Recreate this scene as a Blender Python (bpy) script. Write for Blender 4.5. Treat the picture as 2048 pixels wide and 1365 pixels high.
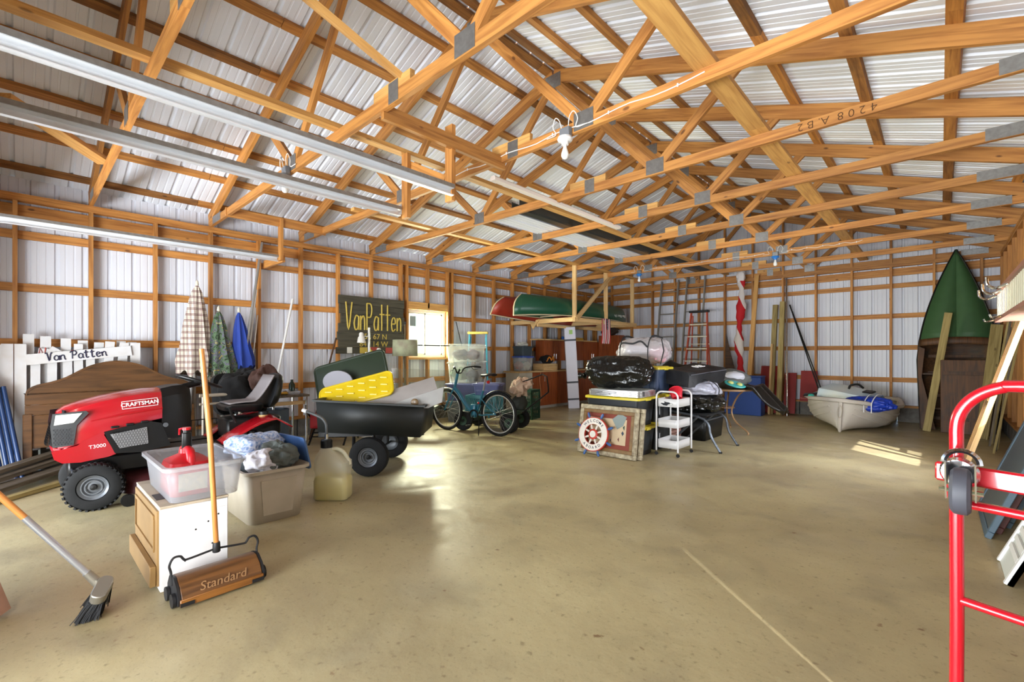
import bpy, bmesh, math, random
from mathutils import Vector, Matrix, noise
random.seed(7)
for o in list(bpy.data.objects): bpy.data.objects.remove(o)
SC = bpy.context.scene
COL = SC.collection
PI = math.pi
def R(d): return math.radians(d)

# ------------------------------------------------------------ camera
H = 1.28; FPX = 917.8; CYP = 709.2; AZ = R(43.03)
cam = bpy.data.cameras.new('camera'); camo = bpy.data.objects.new('camera', cam); COL.objects.link(camo)
cam.sensor_width = 36; cam.lens = FPX/2048*36; cam.shift_y = (CYP-682.5)/2048; cam.clip_start = .02
camo.location = (0,0,H); camo.rotation_euler = (R(90),0,AZ)
SC.camera = camo
# ------------------------------------------------------------ world, sun, daylight
W = bpy.data.worlds.new('world'); SC.world = W; W.use_nodes = True
wn = W.node_tree.nodes; wl = W.node_tree.links
sky = wn.new('ShaderNodeTexSky'); sky.sky_type = 'NISHITA'; sky.sun_disc = False
sky.sun_elevation = R(38); sky.sun_rotation = R(130); sky.air_density = 1.0; sky.dust_density = 2.0
wl.new(sky.outputs[0], wn['Background'].inputs[0]); wn['Background'].inputs[1].default_value = .35
def lamp(name, kind, loc, rot, energy, color=(1,1,1), size=None, size_y=None):
    l = bpy.data.lights.new(name, kind); l.energy = energy; l.color = color
    if kind == 'AREA': l.shape = 'RECTANGLE'; l.size = size; l.size_y = size_y
    o = bpy.data.objects.new(name, l); o.location = loc; o.rotation_euler = rot; COL.objects.link(o); return o
# daylight standing in the two open overhead doors, the left window and the openings of the right wall
for nm,x_,e1,e2 in (('a',-5.1,90,400),('b',-1.3,190,600)):
    lamp('sky_light_door_'+nm,'AREA',(x_,-3.4,1.7),(R(92),0,0),e1,(.88,.94,1),4.0,2.4)
    lamp('ground_bounce_door_'+nm,'AREA',(x_,-3.0,.25),(R(130),0,0),e2*1.1,(.93,.97,1),4.0,2.0)
lamp('daylight_window','AREA',(-7.75,5.45,1.70),(0,R(-84),0),320,(1,1,.70),1.0,1.0)
lamp('daylight_side','AREA',(1.35,6.6,1.45),(0,R(97),0),270,(.88,.92,1),1.4,1.4)
sun = lamp('sun','SUN',(6,-5,6),(0,0,0),9.0,(1,.96,.95)); sun.data.angle = R(.6)
sun.rotation_euler = Vector((-.75*math.cos(R(36)),.66*math.cos(R(36)),-math.sin(R(36)))).to_track_quat('-Z','Y').to_euler()
VS = SC.view_settings
VS.view_transform = 'Standard'; VS.look = 'None'; VS.gamma = 1; VS.use_curve_mapping = False; VS.exposure = 0.6

# ------------------------------------------------------------ pixel helpers (photo 2048x1365)
_s, _c = math.sin(AZ), math.cos(AZ)
FW = Vector((-_s,_c,0)); RT = Vector((_c,_s,0)); CAM = Vector((0,0,H))
def ray(px,py): return FW + RT*((px-1024)/FPX) + Vector((0,0,(CYP-py)/FPX))
def fl(px,py,z=0): d = ray(px,py); return CAM + d*((z-H)/d.z)
def onx(px,py,x): d = ray(px,py); return CAM + d*(x/d.x)
def ony(px,py,y): d = ray(px,py); return CAM + d*(y/d.y)
def atd(px,py,Z): return CAM + ray(px,py)*Z
def depth(p): return (Vector(p)-CAM).dot(FW)

# ------------------------------------------------------------ materials
MATS = {}
def _new(name):
    m = bpy.data.materials.new(name); m.use_nodes = True
    return m, m.node_tree.nodes, m.node_tree.links, m.node_tree.nodes['Principled BSDF']
def lin(c):
    if isinstance(c,str):
        c = c.lstrip('#'); c = [int(c[i:i+2],16)/255 for i in (0,2,4)]
        c = [x/12.92 if x <= .04045 else ((x+.055)/1.055)**2.4 for x in c]
    return (*c[:3],1)
def M(name, col, rough=.5, metal=0, var=.0, vs=8, bump=0, bs=40, coat=0, trans=0, alpha=1, ior=1.45, col2=None, spec=None, stretch=None, objrand=0):
    """plain procedural material; var mixes in a darker or second colour by noise"""
    if name in MATS: return MATS[name]
    m,n,l,b = _new(name)
    c = lin(col); b.inputs['Base Color'].default_value = c
    b.inputs['Roughness'].default_value = rough; b.inputs['Metallic'].default_value = metal
    if coat: b.inputs['Coat Weight'].default_value = coat; b.inputs['Coat Roughness'].default_value = .1
    if trans: b.inputs['Transmission Weight'].default_value = trans; b.inputs['IOR'].default_value = ior
    if alpha < 1: b.inputs['Alpha'].default_value = alpha
    if spec is not None: b.inputs['Specular IOR Level'].default_value = spec
    if var or bump:
        tc = n.new('ShaderNodeTexCoord'); mp = n.new('ShaderNodeMapping'); l.new(tc.outputs['Object'], mp.inputs[0])
        if stretch: mp.inputs['Scale'].default_value = stretch
    if var:
        t = n.new('ShaderNodeTexNoise'); t.inputs['Scale'].default_value = vs; t.inputs['Detail'].default_value = 6; l.new(mp.outputs[0], t.inputs[0])
        r = n.new('ShaderNodeMapRange'); r.inputs[1].default_value = .35; r.inputs[2].default_value = .68; r.inputs[3].default_value = 0; r.inputs[4].default_value = var
        l.new(t.outputs[0], r.inputs[0])
        x = n.new('ShaderNodeMix'); x.data_type = 'RGBA'; x.inputs[6].default_value = c
        x.inputs[7].default_value = lin(col2) if col2 else (c[0]*.35,c[1]*.33,c[2]*.3,1)
        l.new(r.outputs[0], x.inputs[0]); last = x.outputs[2]
        if objrand:
            oi = n.new('ShaderNodeObjectInfo'); hs = n.new('ShaderNodeHueSaturation')
            rr = n.new('ShaderNodeMapRange'); rr.inputs[3].default_value = 1-objrand; rr.inputs[4].default_value = 1+objrand
            l.new(oi.outputs['Random'], rr.inputs[0]); l.new(rr.outputs[0], hs.inputs['Value']); l.new(last, hs.inputs['Color']); last = hs.outputs[0]
        l.new(last, b.inputs['Base Color'])
    if bump:
        t2 = n.new('ShaderNodeTexNoise'); t2.inputs['Scale'].default_value = bs; t2.inputs['Detail'].default_value = 4; l.new(mp.outputs[0], t2.inputs[0])
        bp = n.new('ShaderNodeBump'); bp.inputs['Strength'].default_value = bump; bp.inputs['Distance'].default_value = .02
        l.new(t2.outputs[0], bp.inputs['Height']); l.new(bp.outputs[0], b.inputs['Normal'])
    MATS[name] = m; return m
def wood(name, light, dark, knots=.5, rough=.6, grain=1.0, rnd=.18, axis=0, dirt=0):
    """sawn timber: grain runs along the local x of the piece (axis=0), knots, a tone of its own for each piece"""
    if name in MATS: return MATS[name]
    m,n,l,b = _new(name)
    tc = n.new('ShaderNodeTexCoord'); oi = n.new('ShaderNodeObjectInfo')
    ad = n.new('ShaderNodeVectorMath'); ad.operation = 'MULTIPLY_ADD'
    cr = n.new('ShaderNodeCombineXYZ')
    for i in range(3): l.new(oi.outputs['Random'], cr.inputs[i])
    l.new(cr.outputs[0], ad.inputs[0]); ad.inputs[1].default_value = (37,91,53); l.new(tc.outputs['Object'], ad.inputs[2])
    mp = n.new('ShaderNodeMapping'); l.new(ad.outputs[0], mp.inputs[0])
    s = [16*grain]*3; s[axis] = 1.0; mp.inputs['Scale'].default_value = s
    t = n.new('ShaderNodeTexNoise'); t.inputs['Scale'].default_value = 2.2; t.inputs['Detail'].default_value = 5; t.inputs['Distortion'].default_value = .6; l.new(mp.outputs[0], t.inputs[0])
    cr2 = n.new('ShaderNodeValToRGB'); e = cr2.color_ramp.elements
    e[0].position = .3; e[0].color = lin(dark); e[1].position = .62; e[1].color = lin(light); l.new(t.outputs[0], cr2.inputs[0])
    k = n.new('ShaderNodeTexVoronoi'); k.inputs['Scale'].default_value = 2.6
    mk = n.new('ShaderNodeMapping'); l.new(ad.outputs[0], mk.inputs[0]); sk = [2.4]*3; sk[axis] = 1.1; mk.inputs['Scale'].default_value = sk
    l.new(mk.outputs[0], k.inputs[0])
    kr = n.new('ShaderNodeMapRange'); kr.inputs[1].default_value = .055; kr.inputs[2].default_value = .10; kr.inputs[3].default_value = knots; kr.inputs[4].default_value = 0
    l.new(k.outputs['Distance'], kr.inputs[0])
    x = n.new('ShaderNodeMix'); x.data_type = 'RGBA'; d = lin(dark); x.inputs[7].default_value = (d[0]*.28,d[1]*.22,d[2]*.2,1)
    l.new(kr.outputs[0], x.inputs[0]); l.new(cr2.outputs[0], x.inputs[6])
    hs = n.new('ShaderNodeHueSaturation'); rr = n.new('ShaderNodeMapRange'); rr.inputs[3].default_value = 1-rnd; rr.inputs[4].default_value = 1+rnd
    l.new(oi.outputs['Random'], rr.inputs[0]); l.new(rr.outputs[0], hs.inputs['Value']); l.new(x.outputs[2], hs.inputs['Color'])
    last = hs.outputs[0]
    if dirt:
        t3 = n.new('ShaderNodeTexNoise'); t3.inputs['Scale'].default_value = 5; t3.inputs['Detail'].default_value = 6; l.new(ad.outputs[0], t3.inputs[0])
        r3 = n.new('ShaderNodeMapRange'); r3.inputs[1].default_value = .5; r3.inputs[2].default_value = .7; r3.inputs[4].default_value = dirt; l.new(t3.outputs[0], r3.inputs[0])
        x3 = n.new('ShaderNodeMix'); x3.data_type = 'RGBA'; x3.inputs[7].default_value = (.03,.025,.02,1); l.new(r3.outputs[0], x3.inputs[0]); l.new(last, x3.inputs[6]); last = x3.outputs[2]
    l.new(last, b.inputs['Base Color']); b.inputs['Roughness'].default_value = rough
    bp = n.new('ShaderNodeBump'); bp.inputs['Strength'].default_value = .25; bp.inputs['Distance'].default_value = .004
    l.new(t.outputs[0], bp.inputs['Height']); l.new(bp.outputs[0], b.inputs['Normal'])
    MATS[name] = m; return m

FIR = wood('fir_framing','#bf8542','#935c28',.8,.62)
FIRD = wood('fir_dark','#9c6a34','#6f4620',.9,.7,dirt=.35)
FIR2 = wood('fir_light','#d3a25c','#b27f42',.65,.6)
PINE = wood('pine_new','#dcb982','#c49a60',.55,.6)
TREAT = wood('treated_lumber','#a3905a','#7c6a3a',.6,.7)
OLDW = wood('weathered_wood','#6b6050','#453c30',.5,.8,dirt=.4)
DARKW = wood('dark_plywood','#5d3c1e','#38220f',.3,.6,dirt=.7)
SIDING = M('white_steel_siding','#d3d6df',.38,.0,var=.08,vs=1.2,col2='#c2c2c4')
ROOFM = M('white_roof_steel','#e4e9f2',.40,.0,var=.08,vs=1.2,col2='#d2d4d6')
GALV = M('galvanised_plate','#9a9a98',.38,.75,var=.35,vs=30)
STEEL = M('zinc_track','#e4e8ec',.3,.35,var=.10,vs=5)
BLOCK = M('concrete_block','#77736c',.9,0,var=.5,vs=14,bump=.5,bs=60)
WHITEP = M('white_plastic','#e4e4e4',.4)
def concrete():
    m,n,l,b = _new('concrete_slab')
    tc = n.new('ShaderNodeTexCoord')
    def noi(s,d,dist=0):
        t = n.new('ShaderNodeTexNoise'); t.inputs['Scale'].default_value = s; t.inputs['Detail'].default_value = d; t.inputs['Distortion'].default_value = dist
        l.new(tc.outputs['Object'], t.inputs[0]); return t
    def ramp(t,a,b_,lo,hi):
        r = n.new('ShaderNodeMapRange'); r.inputs[1].default_value = a; r.inputs[2].default_value = b_; r.inputs[3].default_value = lo; r.inputs[4].default_value = hi
        l.new(t.outputs[0], r.inputs[0]); return r
    def mix(f,A,Bc):
        x = n.new('ShaderNodeMix'); x.data_type = 'RGBA'; l.new(f.outputs[0], x.inputs[0])
        if isinstance(A,str): x.inputs[6].default_value = lin(A)
        else: l.new(A.outputs[2], x.inputs[6])
        x.inputs[7].default_value = lin(Bc); return x
    x = mix(ramp(noi(.7,6,.2),.3,.7,0,1),'#c6ba90','#a29470')
    x = mix(ramp(noi(2.2,12,.3),.50,.70,0,.5),x,'#877c64')
    x = mix(ramp(noi(1.1,5,.4),.55,.75,0,.5),x,'#cdc4a0')
    x = mix(ramp(noi(30,4),.60,.74,0,.55),x,'#6a5a40')
    x = mix(ramp(noi(90,2),.60,.72,0,.35),x,'#7a6c50')
    x = mix(ramp(noi(.55,9,1.2),.54,.66,0,.30),x,'#8a7a62')
    x = mix(ramp(noi(11,3),.70,.76,0,.8),x,'#6e4a2c')
    l.new(x.outputs[2], b.inputs['Base Color'])
    rr = ramp(noi(2.3,6,1),.3,.7,.28,.55); l.new(rr.outputs[0], b.inputs['Roughness'])
    bp = n.new('ShaderNodeBump'); bp.inputs['Strength'].default_value = .10; bp.inputs['Distance'].default_value = .02
    l.new(noi(14,8).outputs[0], bp.inputs['Height']); l.new(bp.outputs[0], b.inputs['Normal'])
    return m
CONC = concrete()
def glass(name, col=(1,1,1), alpha=.25, rough=.05):
    """thin sheet: mostly see-through, a little gloss and tint"""
    m = bpy.data.materials.new(name); m.use_nodes = True; n = m.node_tree.nodes; l = m.node_tree.links; n.clear()
    o = n.new('ShaderNodeOutputMaterial'); t = n.new('ShaderNodeBsdfTransparent'); p = n.new('ShaderNodeBsdfPrincipled'); x = n.new('ShaderNodeMixShader')
    p.inputs['Base Color'].default_value = lin(col); p.inputs['Roughness'].default_value = rough; x.inputs[0].default_value = alpha
    l.new(t.outputs[0], x.inputs[1]); l.new(p.outputs[0], x.inputs[2]); l.new(x.outputs[0], o.inputs[0]); MATS[name] = m; return m
GLASS = glass('window_glass','#e8f0ee',.10,.03)
FROST = glass('frosted_plastic','#c9cbd0',.33,.3)

# ------------------------------------------------------------ mesh building
def basis(d, up=None):
    """rotation whose x axis follows d"""
    x = Vector(d).normalized(); up = Vector(up) if up else Vector((0,0,1))
    if abs(x.dot(up)) > .999: up = Vector((0,1,0)) if abs(x.y) < .9 else Vector((1,0,0))
    y = up.cross(x).normalized(); z = x.cross(y)
    return Matrix((x,y,z)).transposed()
def T(loc=(0,0,0), rot=(0,0,0)):
    from mathutils import Euler
    return Matrix.Translation(loc) @ Euler([R(a) for a in rot]).to_matrix().to_4x4()
def FR(o, x, up=(0,0,1)):
    return Matrix.Translation(o) @ basis(x,up).to_4x4()
class MB:
    def __init__(s): s.v = []; s.f = []; s.s = []; s.X = None
    def add(s, vs, fs, smooth=False, X=None):
        k = len(s.v); X = X if X is not None else s.X
        s.v += [tuple(X @ Vector(p)) if X is not None else tuple(p) for p in vs]
        s.f += [tuple(i+k for i in f) for f in fs]; s.s += [smooth]*len(fs); return s
    def box(s, c, d, X=None):
        x,y,z = c; a,b,e = d[0]/2,d[1]/2,d[2]/2
        vs = [(x+i*a,y+j*b,z+k*e) for i in (-1,1) for j in (-1,1) for k in (-1,1)]
        return s.add(vs,[(0,1,3,2),(4,6,7,5),(0,4,5,1),(2,3,7,6),(0,2,6,4),(1,5,7,3)],False,X)
    def bb(s, x0,x1,y0,y1,z0,z1, X=None): return s.box(((x0+x1)/2,(y0+y1)/2,(z0+z1)/2),(x1-x0,y1-y0,z1-z0),X)
    def beam(s, p0, p1, w, h, up=None):
        p0,p1 = Vector(p0),Vector(p1); L = (p1-p0).length
        return s.box((L/2,0,0),(L,w,h),(s.X or Matrix()) @ FR(p0,p1-p0,up))
    def ring(s, rings, cap=True, smooth=True, closed=False, X=None):
        """loft through rings of equal size"""
        n = len(rings[0]); vs = [p for r in rings for p in r]; fs = []
        m = len(rings)
        for i in range(m if closed else m-1):
            a,b = i*n,((i+1)%m)*n
            fs += [(a+j,a+(j+1)%n,b+(j+1)%n,b+j) for j in range(n)]
        k = len(s.f); s.add(vs,fs,smooth,X)
        if cap and not closed:
            o = len(s.v)-len(vs); s.f += [tuple(o+j for j in range(n-1,-1,-1)), tuple(o+(m-1)*n+j for j in range(n))]; s.s += [False,False]
        return s
    def tube(s, pts, r, n=8, closed=False, cap=True, X=None, flat=1):
        pts = [Vector(p) for p in pts]; m = len(pts); rs = r if isinstance(r,(list,tuple)) else [r]*m
        rings = []; ref = None
        for i,p in enumerate(pts):
            if closed: d = pts[(i+1)%m]-pts[i-1]
            else: d = pts[min(i+1,m-1)]-pts[max(i-1,0)]
            d.normalize()
            if ref is None:
                ref = Vector((0,0,1)) if abs(d.z) < .9 else Vector((1,0,0))
            a = d.cross(ref).normalized(); b = a.cross(d).normalized(); ref = b
            rings.append([p + a*(rs[i]*math.cos(t)) + b*(rs[i]*flat*math.sin(t)) for t in (2*PI*j/n for j in range(n))])
        return s.ring(rings,cap,True,closed,X)
    def lathe(s, prof, n=24, X=None, cap=True):
        rings = [[(r*math.cos(2*PI*j/n),r*math.sin(2*PI*j/n),z) for j in range(n)] for r,z in prof]
        return s.ring(rings,cap,True,False,X)
    def prism(s, poly, z0, z1, X=None):
        n = len(poly); vs = [(x,y,z0) for x,y in poly]+[(x,y,z1) for x,y in poly]
        fs = [tuple(range(n-1,-1,-1)),tuple(range(n,2*n))]+[(j,(j+1)%n,n+(j+1)%n,n+j) for j in range(n)]
        return s.add(vs,fs,False,X)
    def grid(s, fn, nu, nv, smooth=True, X=None, two=False):
        vs = [fn(i/nu,j/nv) for j in range(nv+1) for i in range(nu+1)]; w = nu+1
        fs = [(j*w+i,j*w+i+1,(j+1)*w+i+1,(j+1)*w+i) for j in range(nv) for i in range(nu)]
        return s.add(vs,fs,smooth,X)
    def sphere(s, c, r, nu=16, nv=10, X=None, fn=None):
        c = Vector(c); rr = r if isinstance(r,(tuple,list)) else (r,r,r)
        rings = []
        for j in range(1,nv):
            t = PI*j/nv; rings.append([c+Vector((rr[0]*math.sin(t)*math.cos(p),rr[1]*math.sin(t)*math.sin(p),-rr[2]*math.cos(t))) for p in (2*PI*i/nu for i in range(nu))])
        if fn: rings = [[fn(p) for p in r_] for r_ in rings]
        return s.ring(rings,True,True,False,X)
    def disc_ring(s, r0, r1, z0, z1, n=32, X=None):
        P = lambda r,z: [(r*math.cos(2*PI*j/n),r*math.sin(2*PI*j/n),z) for j in range(n)]
        return s.ring([P(r0,z0),P(r1,z0),P(r1,z1),P(r0,z1)],False,False,True,X)
    def build(s, name, mat, parent=None, bev=0, seg=1, sub=0, sharp=40, solid=0, label=None, kind=None, loc=None):
        me = bpy.data.meshes.new(name); me.from_pydata(s.v,[],s.f); me.validate()
        bm = bmesh.new(); bm.from_mesh(me); 
        for f,sm in zip(bm.faces,s.s): f.smooth = sm
        bmesh.ops.recalc_face_normals(bm,faces=bm.faces)
        if bev:
            es = [e for e in bm.edges if len(e.link_faces) == 2 and e.calc_face_angle(0) > .6]
            bmesh.ops.bevel(bm,geom=es,offset=bev,segments=seg,affect='EDGES',profile=.5)
            if seg > 1:
                for f in bm.faces: f.smooth = True
        bm.to_mesh(me); bm.free()
        me.set_sharp_from_angle(angle=R(sharp))
        o = bpy.data.objects.new(name,me); COL.objects.link(o)
        if mat: me.materials.append(mat)
        if parent: o.parent = parent
        if loc: o.location = loc
        if sub: md = o.modifiers.new('sub','SUBSURF'); md.levels = md.render_levels = sub
        if solid: md = o.modifiers.new('thick','SOLIDIFY'); md.thickness = solid; md.offset = 0
        if label: o['label'] = label
        if kind: o['kind'] = kind
        return o
def tag(o, label=None, cat=None, group=None, kind=None):
    for k,v in (('label',label),('category',cat),('group',group),('kind',kind)):
        if v: o[k] = v
    return o
def thing(name, label=None, cat=None, loc=(0,0,0), rz=0, group=None, kind=None, rot=None):
    o = bpy.data.objects.new(name,None); COL.objects.link(o); o.empty_display_size = .1
    o.location = loc; o.rotation_euler = (0,0,R(rz)) if rot is None else [R(a) for a in rot]
    return tag(o,label,cat,group,kind)
_bc = {}
def board(name, p0, p1, w, h, mat, parent=None, up=None, shared=True):
    """one sawn piece with its length along local x; p0, p1 in the parent's space"""
    p0,p1 = Vector(p0),Vector(p1); L = (p1-p0).length; key = (round(L,3),w,h,mat.name)
    if key in _bc: me = _bc[key]
    else:
        b = MB().box((L/2,0,0),(L,w,h)); t = b.build(name,mat); me = t.data; bpy.data.objects.remove(t); _bc[key] = me
    o = bpy.data.objects.new(name,me); COL.objects.link(o); o.parent = parent; o.matrix_local = FR(p0,p1-p0,up); return o
def copy_tree(o, parent=None):
    c = o.copy(); COL.objects.link(c); c.parent = parent
    for ch in [k for k in o.children]: copy_tree(ch,c)
    return c
def rrect(w, h, r, n=4):
    """rounded rectangle outline centred on 0"""
    out = []
    for cx,cy,a0 in ((w/2-r,h/2-r,0),(-w/2+r,h/2-r,90),(-w/2+r,-h/2+r,180),(w/2-r,-h/2+r,270)):
        out += [(cx+r*math.cos(R(a0+90*i/n)),cy+r*math.sin(R(a0+90*i/n))) for i in range(n+1)]
    return out
def text(name, s, size, mat, parent, X, depth=.001, align='CENTER', shear=0, bold=0):
    cu = bpy.data.curves.new(name,'FONT'); cu.body = s; cu.size = size; cu.extrude = depth; cu.align_x = align; cu.align_y = 'CENTER'; cu.shear = shear; cu.offset = bold; cu.resolution_u = 3
    t = bpy.data.objects.new(name,cu); COL.objects.link(t); bpy.context.view_layer.update()
    me = bpy.data.meshes.new_from_object(t.evaluated_get(bpy.context.evaluated_depsgraph_get())); bpy.data.objects.remove(t)
    o = bpy.data.objects.new(name,me); COL.objects.link(o); me.materials.clear(); me.materials.append(mat); o.parent = parent; o.matrix_local = X; return o
def arc(c, r, a0, a1, n, plane='xz'):
    out = []
    for i in range(n+1):
        t = R(a0+(a1-a0)*i/n); u,v = r*math.cos(t),r*math.sin(t)
        out.append(Vector(c)+(Vector((u,0,v)) if plane == 'xz' else Vector((u,v,0)) if plane == 'xy' else Vector((0,u,v))))
    return out
def spline(pts, n=6):
    """Catmull-Rom through points"""
    P = [Vector(p) for p in pts]; P = [P[0]*2-P[1]]+P+[P[-1]*2-P[-2]]; out = []
    for i in range(1,len(P)-2):
        a,b,c,d = P[i-1:i+3]
        for k in range(n):
            t = k/n; out.append(.5*((2*b)+(c-a)*t+(2*a-5*b+4*c-d)*t*t+(3*b-a-3*c+d)*t**3))
    out.append(P[-2]); return out

# ============================================================ THE SHELL
XL, XR, YF, YB = -7.40, .84, -.65, 11.47      # inner faces of the girts
ZP = 3.03                                       # top of the wall plates
XM = (XL+XR)/2; SL = 1/3                        # ridge line and roof pitch
def ztc(x): return 4.58-SL*abs(x-XM)            # top of the top chords
f = MB().bb(XL-.2,XR+.2,YF-.2,YB+.2,-.12,0).build('floor',CONC); tag(f,'stained beige concrete slab floor of the pole barn','floor',kind='structure')
g = MB().bb(-40,40,-40,YF-.2,-.14,-.02).build('ground',M('driveway_gravel','#8f8672',.95,0,var=.5,vs=3)); tag(g,'gravel ground outside the barn doors','ground',kind='structure')
hb = MB()  # leafy screen added out of view to keep low sun off the floor
for i in range(12):
    hb.sphere((-3.2+.85*i,-5.6-.2*(i%2),4.0),(1.0,1.0,4.5),10,9)
hd = hb.build('sun_blocker',M('sun_blocker_leaves','#3c5a25',.9,0,var=.6,vs=6,bump=1,bs=20)); tag(hd,'unseen tall green leafy screen added outside the barn doors to block the sun','sun_blocker')
def profile(L, pitch=.2286):
    """outline of ribbed sheet: list of (s, depth)"""
    out = []; k = int(round(L/pitch))
    for i in range(k):
        a = i*pitch
        for s_,d in ((.0,0),(.012,.020),(.036,.020),(.048,0),(.088,0),(.092,.004),(.104,.004),(.108,0),(.160,0),(.164,.004),(.176,.004),(.180,0)): out.append((a+s_,d))
    out.append((k*pitch,0)); return out
PW = .2286*4
def sheet(name, org, du, dv, h, nrm, mat, parent, L=PW, rng=None):
    """one ribbed steel sheet: org corner, du across the ribs, dv along them, ribs bulging to nrm"""
    org,du,dv,nrm = Vector(org),Vector(du),Vector(dv),Vector(nrm); pr = profile(L); b = MB(); vs = []
    if rng:
        pr = [q for q in profile(math.ceil(rng[1]/PW+.01)*PW) if rng[0]-1e-4 <= q[0] <= rng[1]+1e-4]
        if pr[0][0] > rng[0]+1e-3: pr.insert(0,(rng[0],pr[0][1]))
        if pr[-1][0] < rng[1]-1e-3: pr.append((rng[1],pr[-1][1]))
    n = len(pr)
    for k in (0,h): vs += [org+du*s_+dv*k+nrm*d for s_,d in pr]
    b.add(vs,[(i,i+1,n+i+1,n+i) for i in range(n-1)]); return b.build(name,mat,parent,sharp=10)
GZ = (.79,1.41,2.02,2.60)
def wall(name, a, b, inward, label, skip=(), studs=None, gable=False, openings=()):
    """stud wall from a to b (girt face line); inward points into the room; openings: (s0,s1,z0,z1)"""
    w = thing(name,label,'wall',(0,0,0),kind='structure')
    a,b,nv = Vector((*a,0)),Vector((*b,0)),Vector((*inward,0)); d = (b-a); L = d.length; d.normalize()
    P = lambda s,z,o=0: a+d*s+nv*o+Vector((0,0,z))
    def clear(s,z): return all(not(s0 < s < s1 and z0 < z < z1) for s0,s1,z0,z1 in openings)
    # sheets, cut at openings
    s = 0
    while s < L-.05:
        cuts = sorted({s,s+PW,*[e for o in openings for e in o[:2] if s < e < s+PW]})
        for u,v in zip(cuts[:-1],cuts[1:]):
            hit = [o for o in openings if o[0]-.001 <= u and v <= o[1]+.001]
            zt_ = 3.06 if gable else 3.235
            spans = [(.27,zt_)] if not hit else [(.27,hit[0][2]),(hit[0][3],zt_)]
            for z0,z1 in spans:
                if z1-z0 > .05: sheet('panel',P(0,z0,-.042),d,(0,0,1),z1-z0,-nv,SIDING,w,rng=(u,v))
        s += PW
    if gable:
        s = 0
        while s < L-.05:
            mid = a+d*(s+PW/2); zt = max(ztc((a+d*s).x),ztc((a+d*(s+PW)).x))+.02
            sheet('panel',P(s,3.06,-.042),d,(0,0,1),zt-3.06,-nv,SIDING,w); s += PW
    # curb blocks and sill
    s = 0
    while s < L-.02:
        e = min(s+.39,L)
        if clear((s+e)/2,.1):
            board('block',P(s+.005,.135,-.02),P(e-.005,.135,-.02),.19,.27,BLOCK,w)
        s += .4
    for i in range(int(L/2.44)+1):
        s0,s1 = i*2.44,min((i+1)*2.44,L)
        if s1-s0 < .1: continue
        if clear((s0+s1)/2,.29): board('sill',P(s0,.29,.045),P(s1,.29,.045),.14,.038,FIR,w)
        board('top_plate',P(s0,ZP-.019,.045),P(s1,ZP-.019,.045),.10,.038,FIR,w); board('top_plate',P(s0,ZP-.058,.045),P(s1,ZP-.058,.045),.09,.038,FIR,w)
    # studs
    S = [i*.6096 for i in range(int(L/.6096)+1)]+[L-.02]
    for s in S:
        if any(s0-.01 < s < s1+.01 for s0,s1,_,_ in openings):
            for s0,s1,z0,z1 in openings:
                if s0-.01 < s < s1+.01:
                    if z0 > .4: board('stud',P(s,.31,.045),P(s,z0-.04,.045),.09,.038,FIR,w,up=d)
                    if z1 < 2.8: board('stud',P(s,z1+.04,.045),P(s,ZP-.078,.045),.09,.038,FIR,w,up=d)
            continue
        board('stud',P(s,.31,.045),P(s,ZP-.078,.045),.09,.038,FIR,w,up=d)
    for s0,s1,z0,z1 in openings:
        for s in (s0-.02,s1+.02): board('stud',P(s,.31 if z0 > .4 else 0,.045),P(s,ZP-.078,.045),.09,.038,FIR,w,up=d)
        board('header',P(s0,min(z1+.07,2.9),.045),P(s1,min(z1+.07,2.9),.045),.09,.14,FIR2,w)
        if z0 > .4: board('window_sill',P(s0,z0-.02,.045),P(s1,z0-.02,.045),.09,.038,FIR2,w)
    # girts (outside the studs) in lengths, and the deeper board under the plate
    for z,hh in [(z,.089) for z in GZ]+[(2.86,.14)]:
        cuts = [0]; s = 2.44
        while s < L: cuts.append(s); s += 2.44
        cuts.append(L)
        for s0,s1 in zip(cuts[:-1],cuts[1:]):
            segs = [(s0,s1)]
            for o0,o1,z0,z1 in openings:
                if z0 < z < z1:
                    ns = []
                    for u,v in segs:
                        if v <= o0 or u >= o1: ns.append((u,v))
                        else:
                            if u < o0: ns.append((u,o0))
                            if v > o1: ns.append((o1,v))
                    segs = ns
            for u,v in segs:
                if v-u > .1: board('girt',P(u,z,-.019),P(v,z,-.019),.038,hh,FIR,w)
    return w
WIN = (4.98-YF,5.92-YF,1.22,2.14)
wl_ = wall('wall_left',(XL,YF),(XL,YB),(1,0),'left barn wall of wooden studs and girts over ribbed white steel sheets',openings=[WIN])
wb_ = wall('wall_back',(XL,YB),(XR,YB),(0,-1),'back barn wall of studs and girts with a gable of ribbed white steel',gable=True)
wr_ = wall('wall_right',(XR,YF),(XR,YB),(-1,0),'right barn wall of studs and girts over ribbed white steel sheets',openings=[(1.76,1.88,.0,2.05),(6.0-YF,7.15-YF,.9,2.05)])  # first opening is a slit added to let a sun streak in
wf_ = wall('wall_front',(XL,YF),(XR,YF),(0,1),'front barn wall with two open overhead door openings',gable=True,openings=[(.83,3.73,0,2.44),(4.61,7.5,0,2.44)])
# gable studs of the back wall
for i in range(1,14):
    x = XL+i*.6096
    if x < XR-.2:
        z1 = ztc(x)-.15
        if z1 > 3.2: board('gable_stud',(x,YB-.055,3.03),(x,YB-.055,z1),.06,.038,FIR,wb_,up=(1,0,0))
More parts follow.
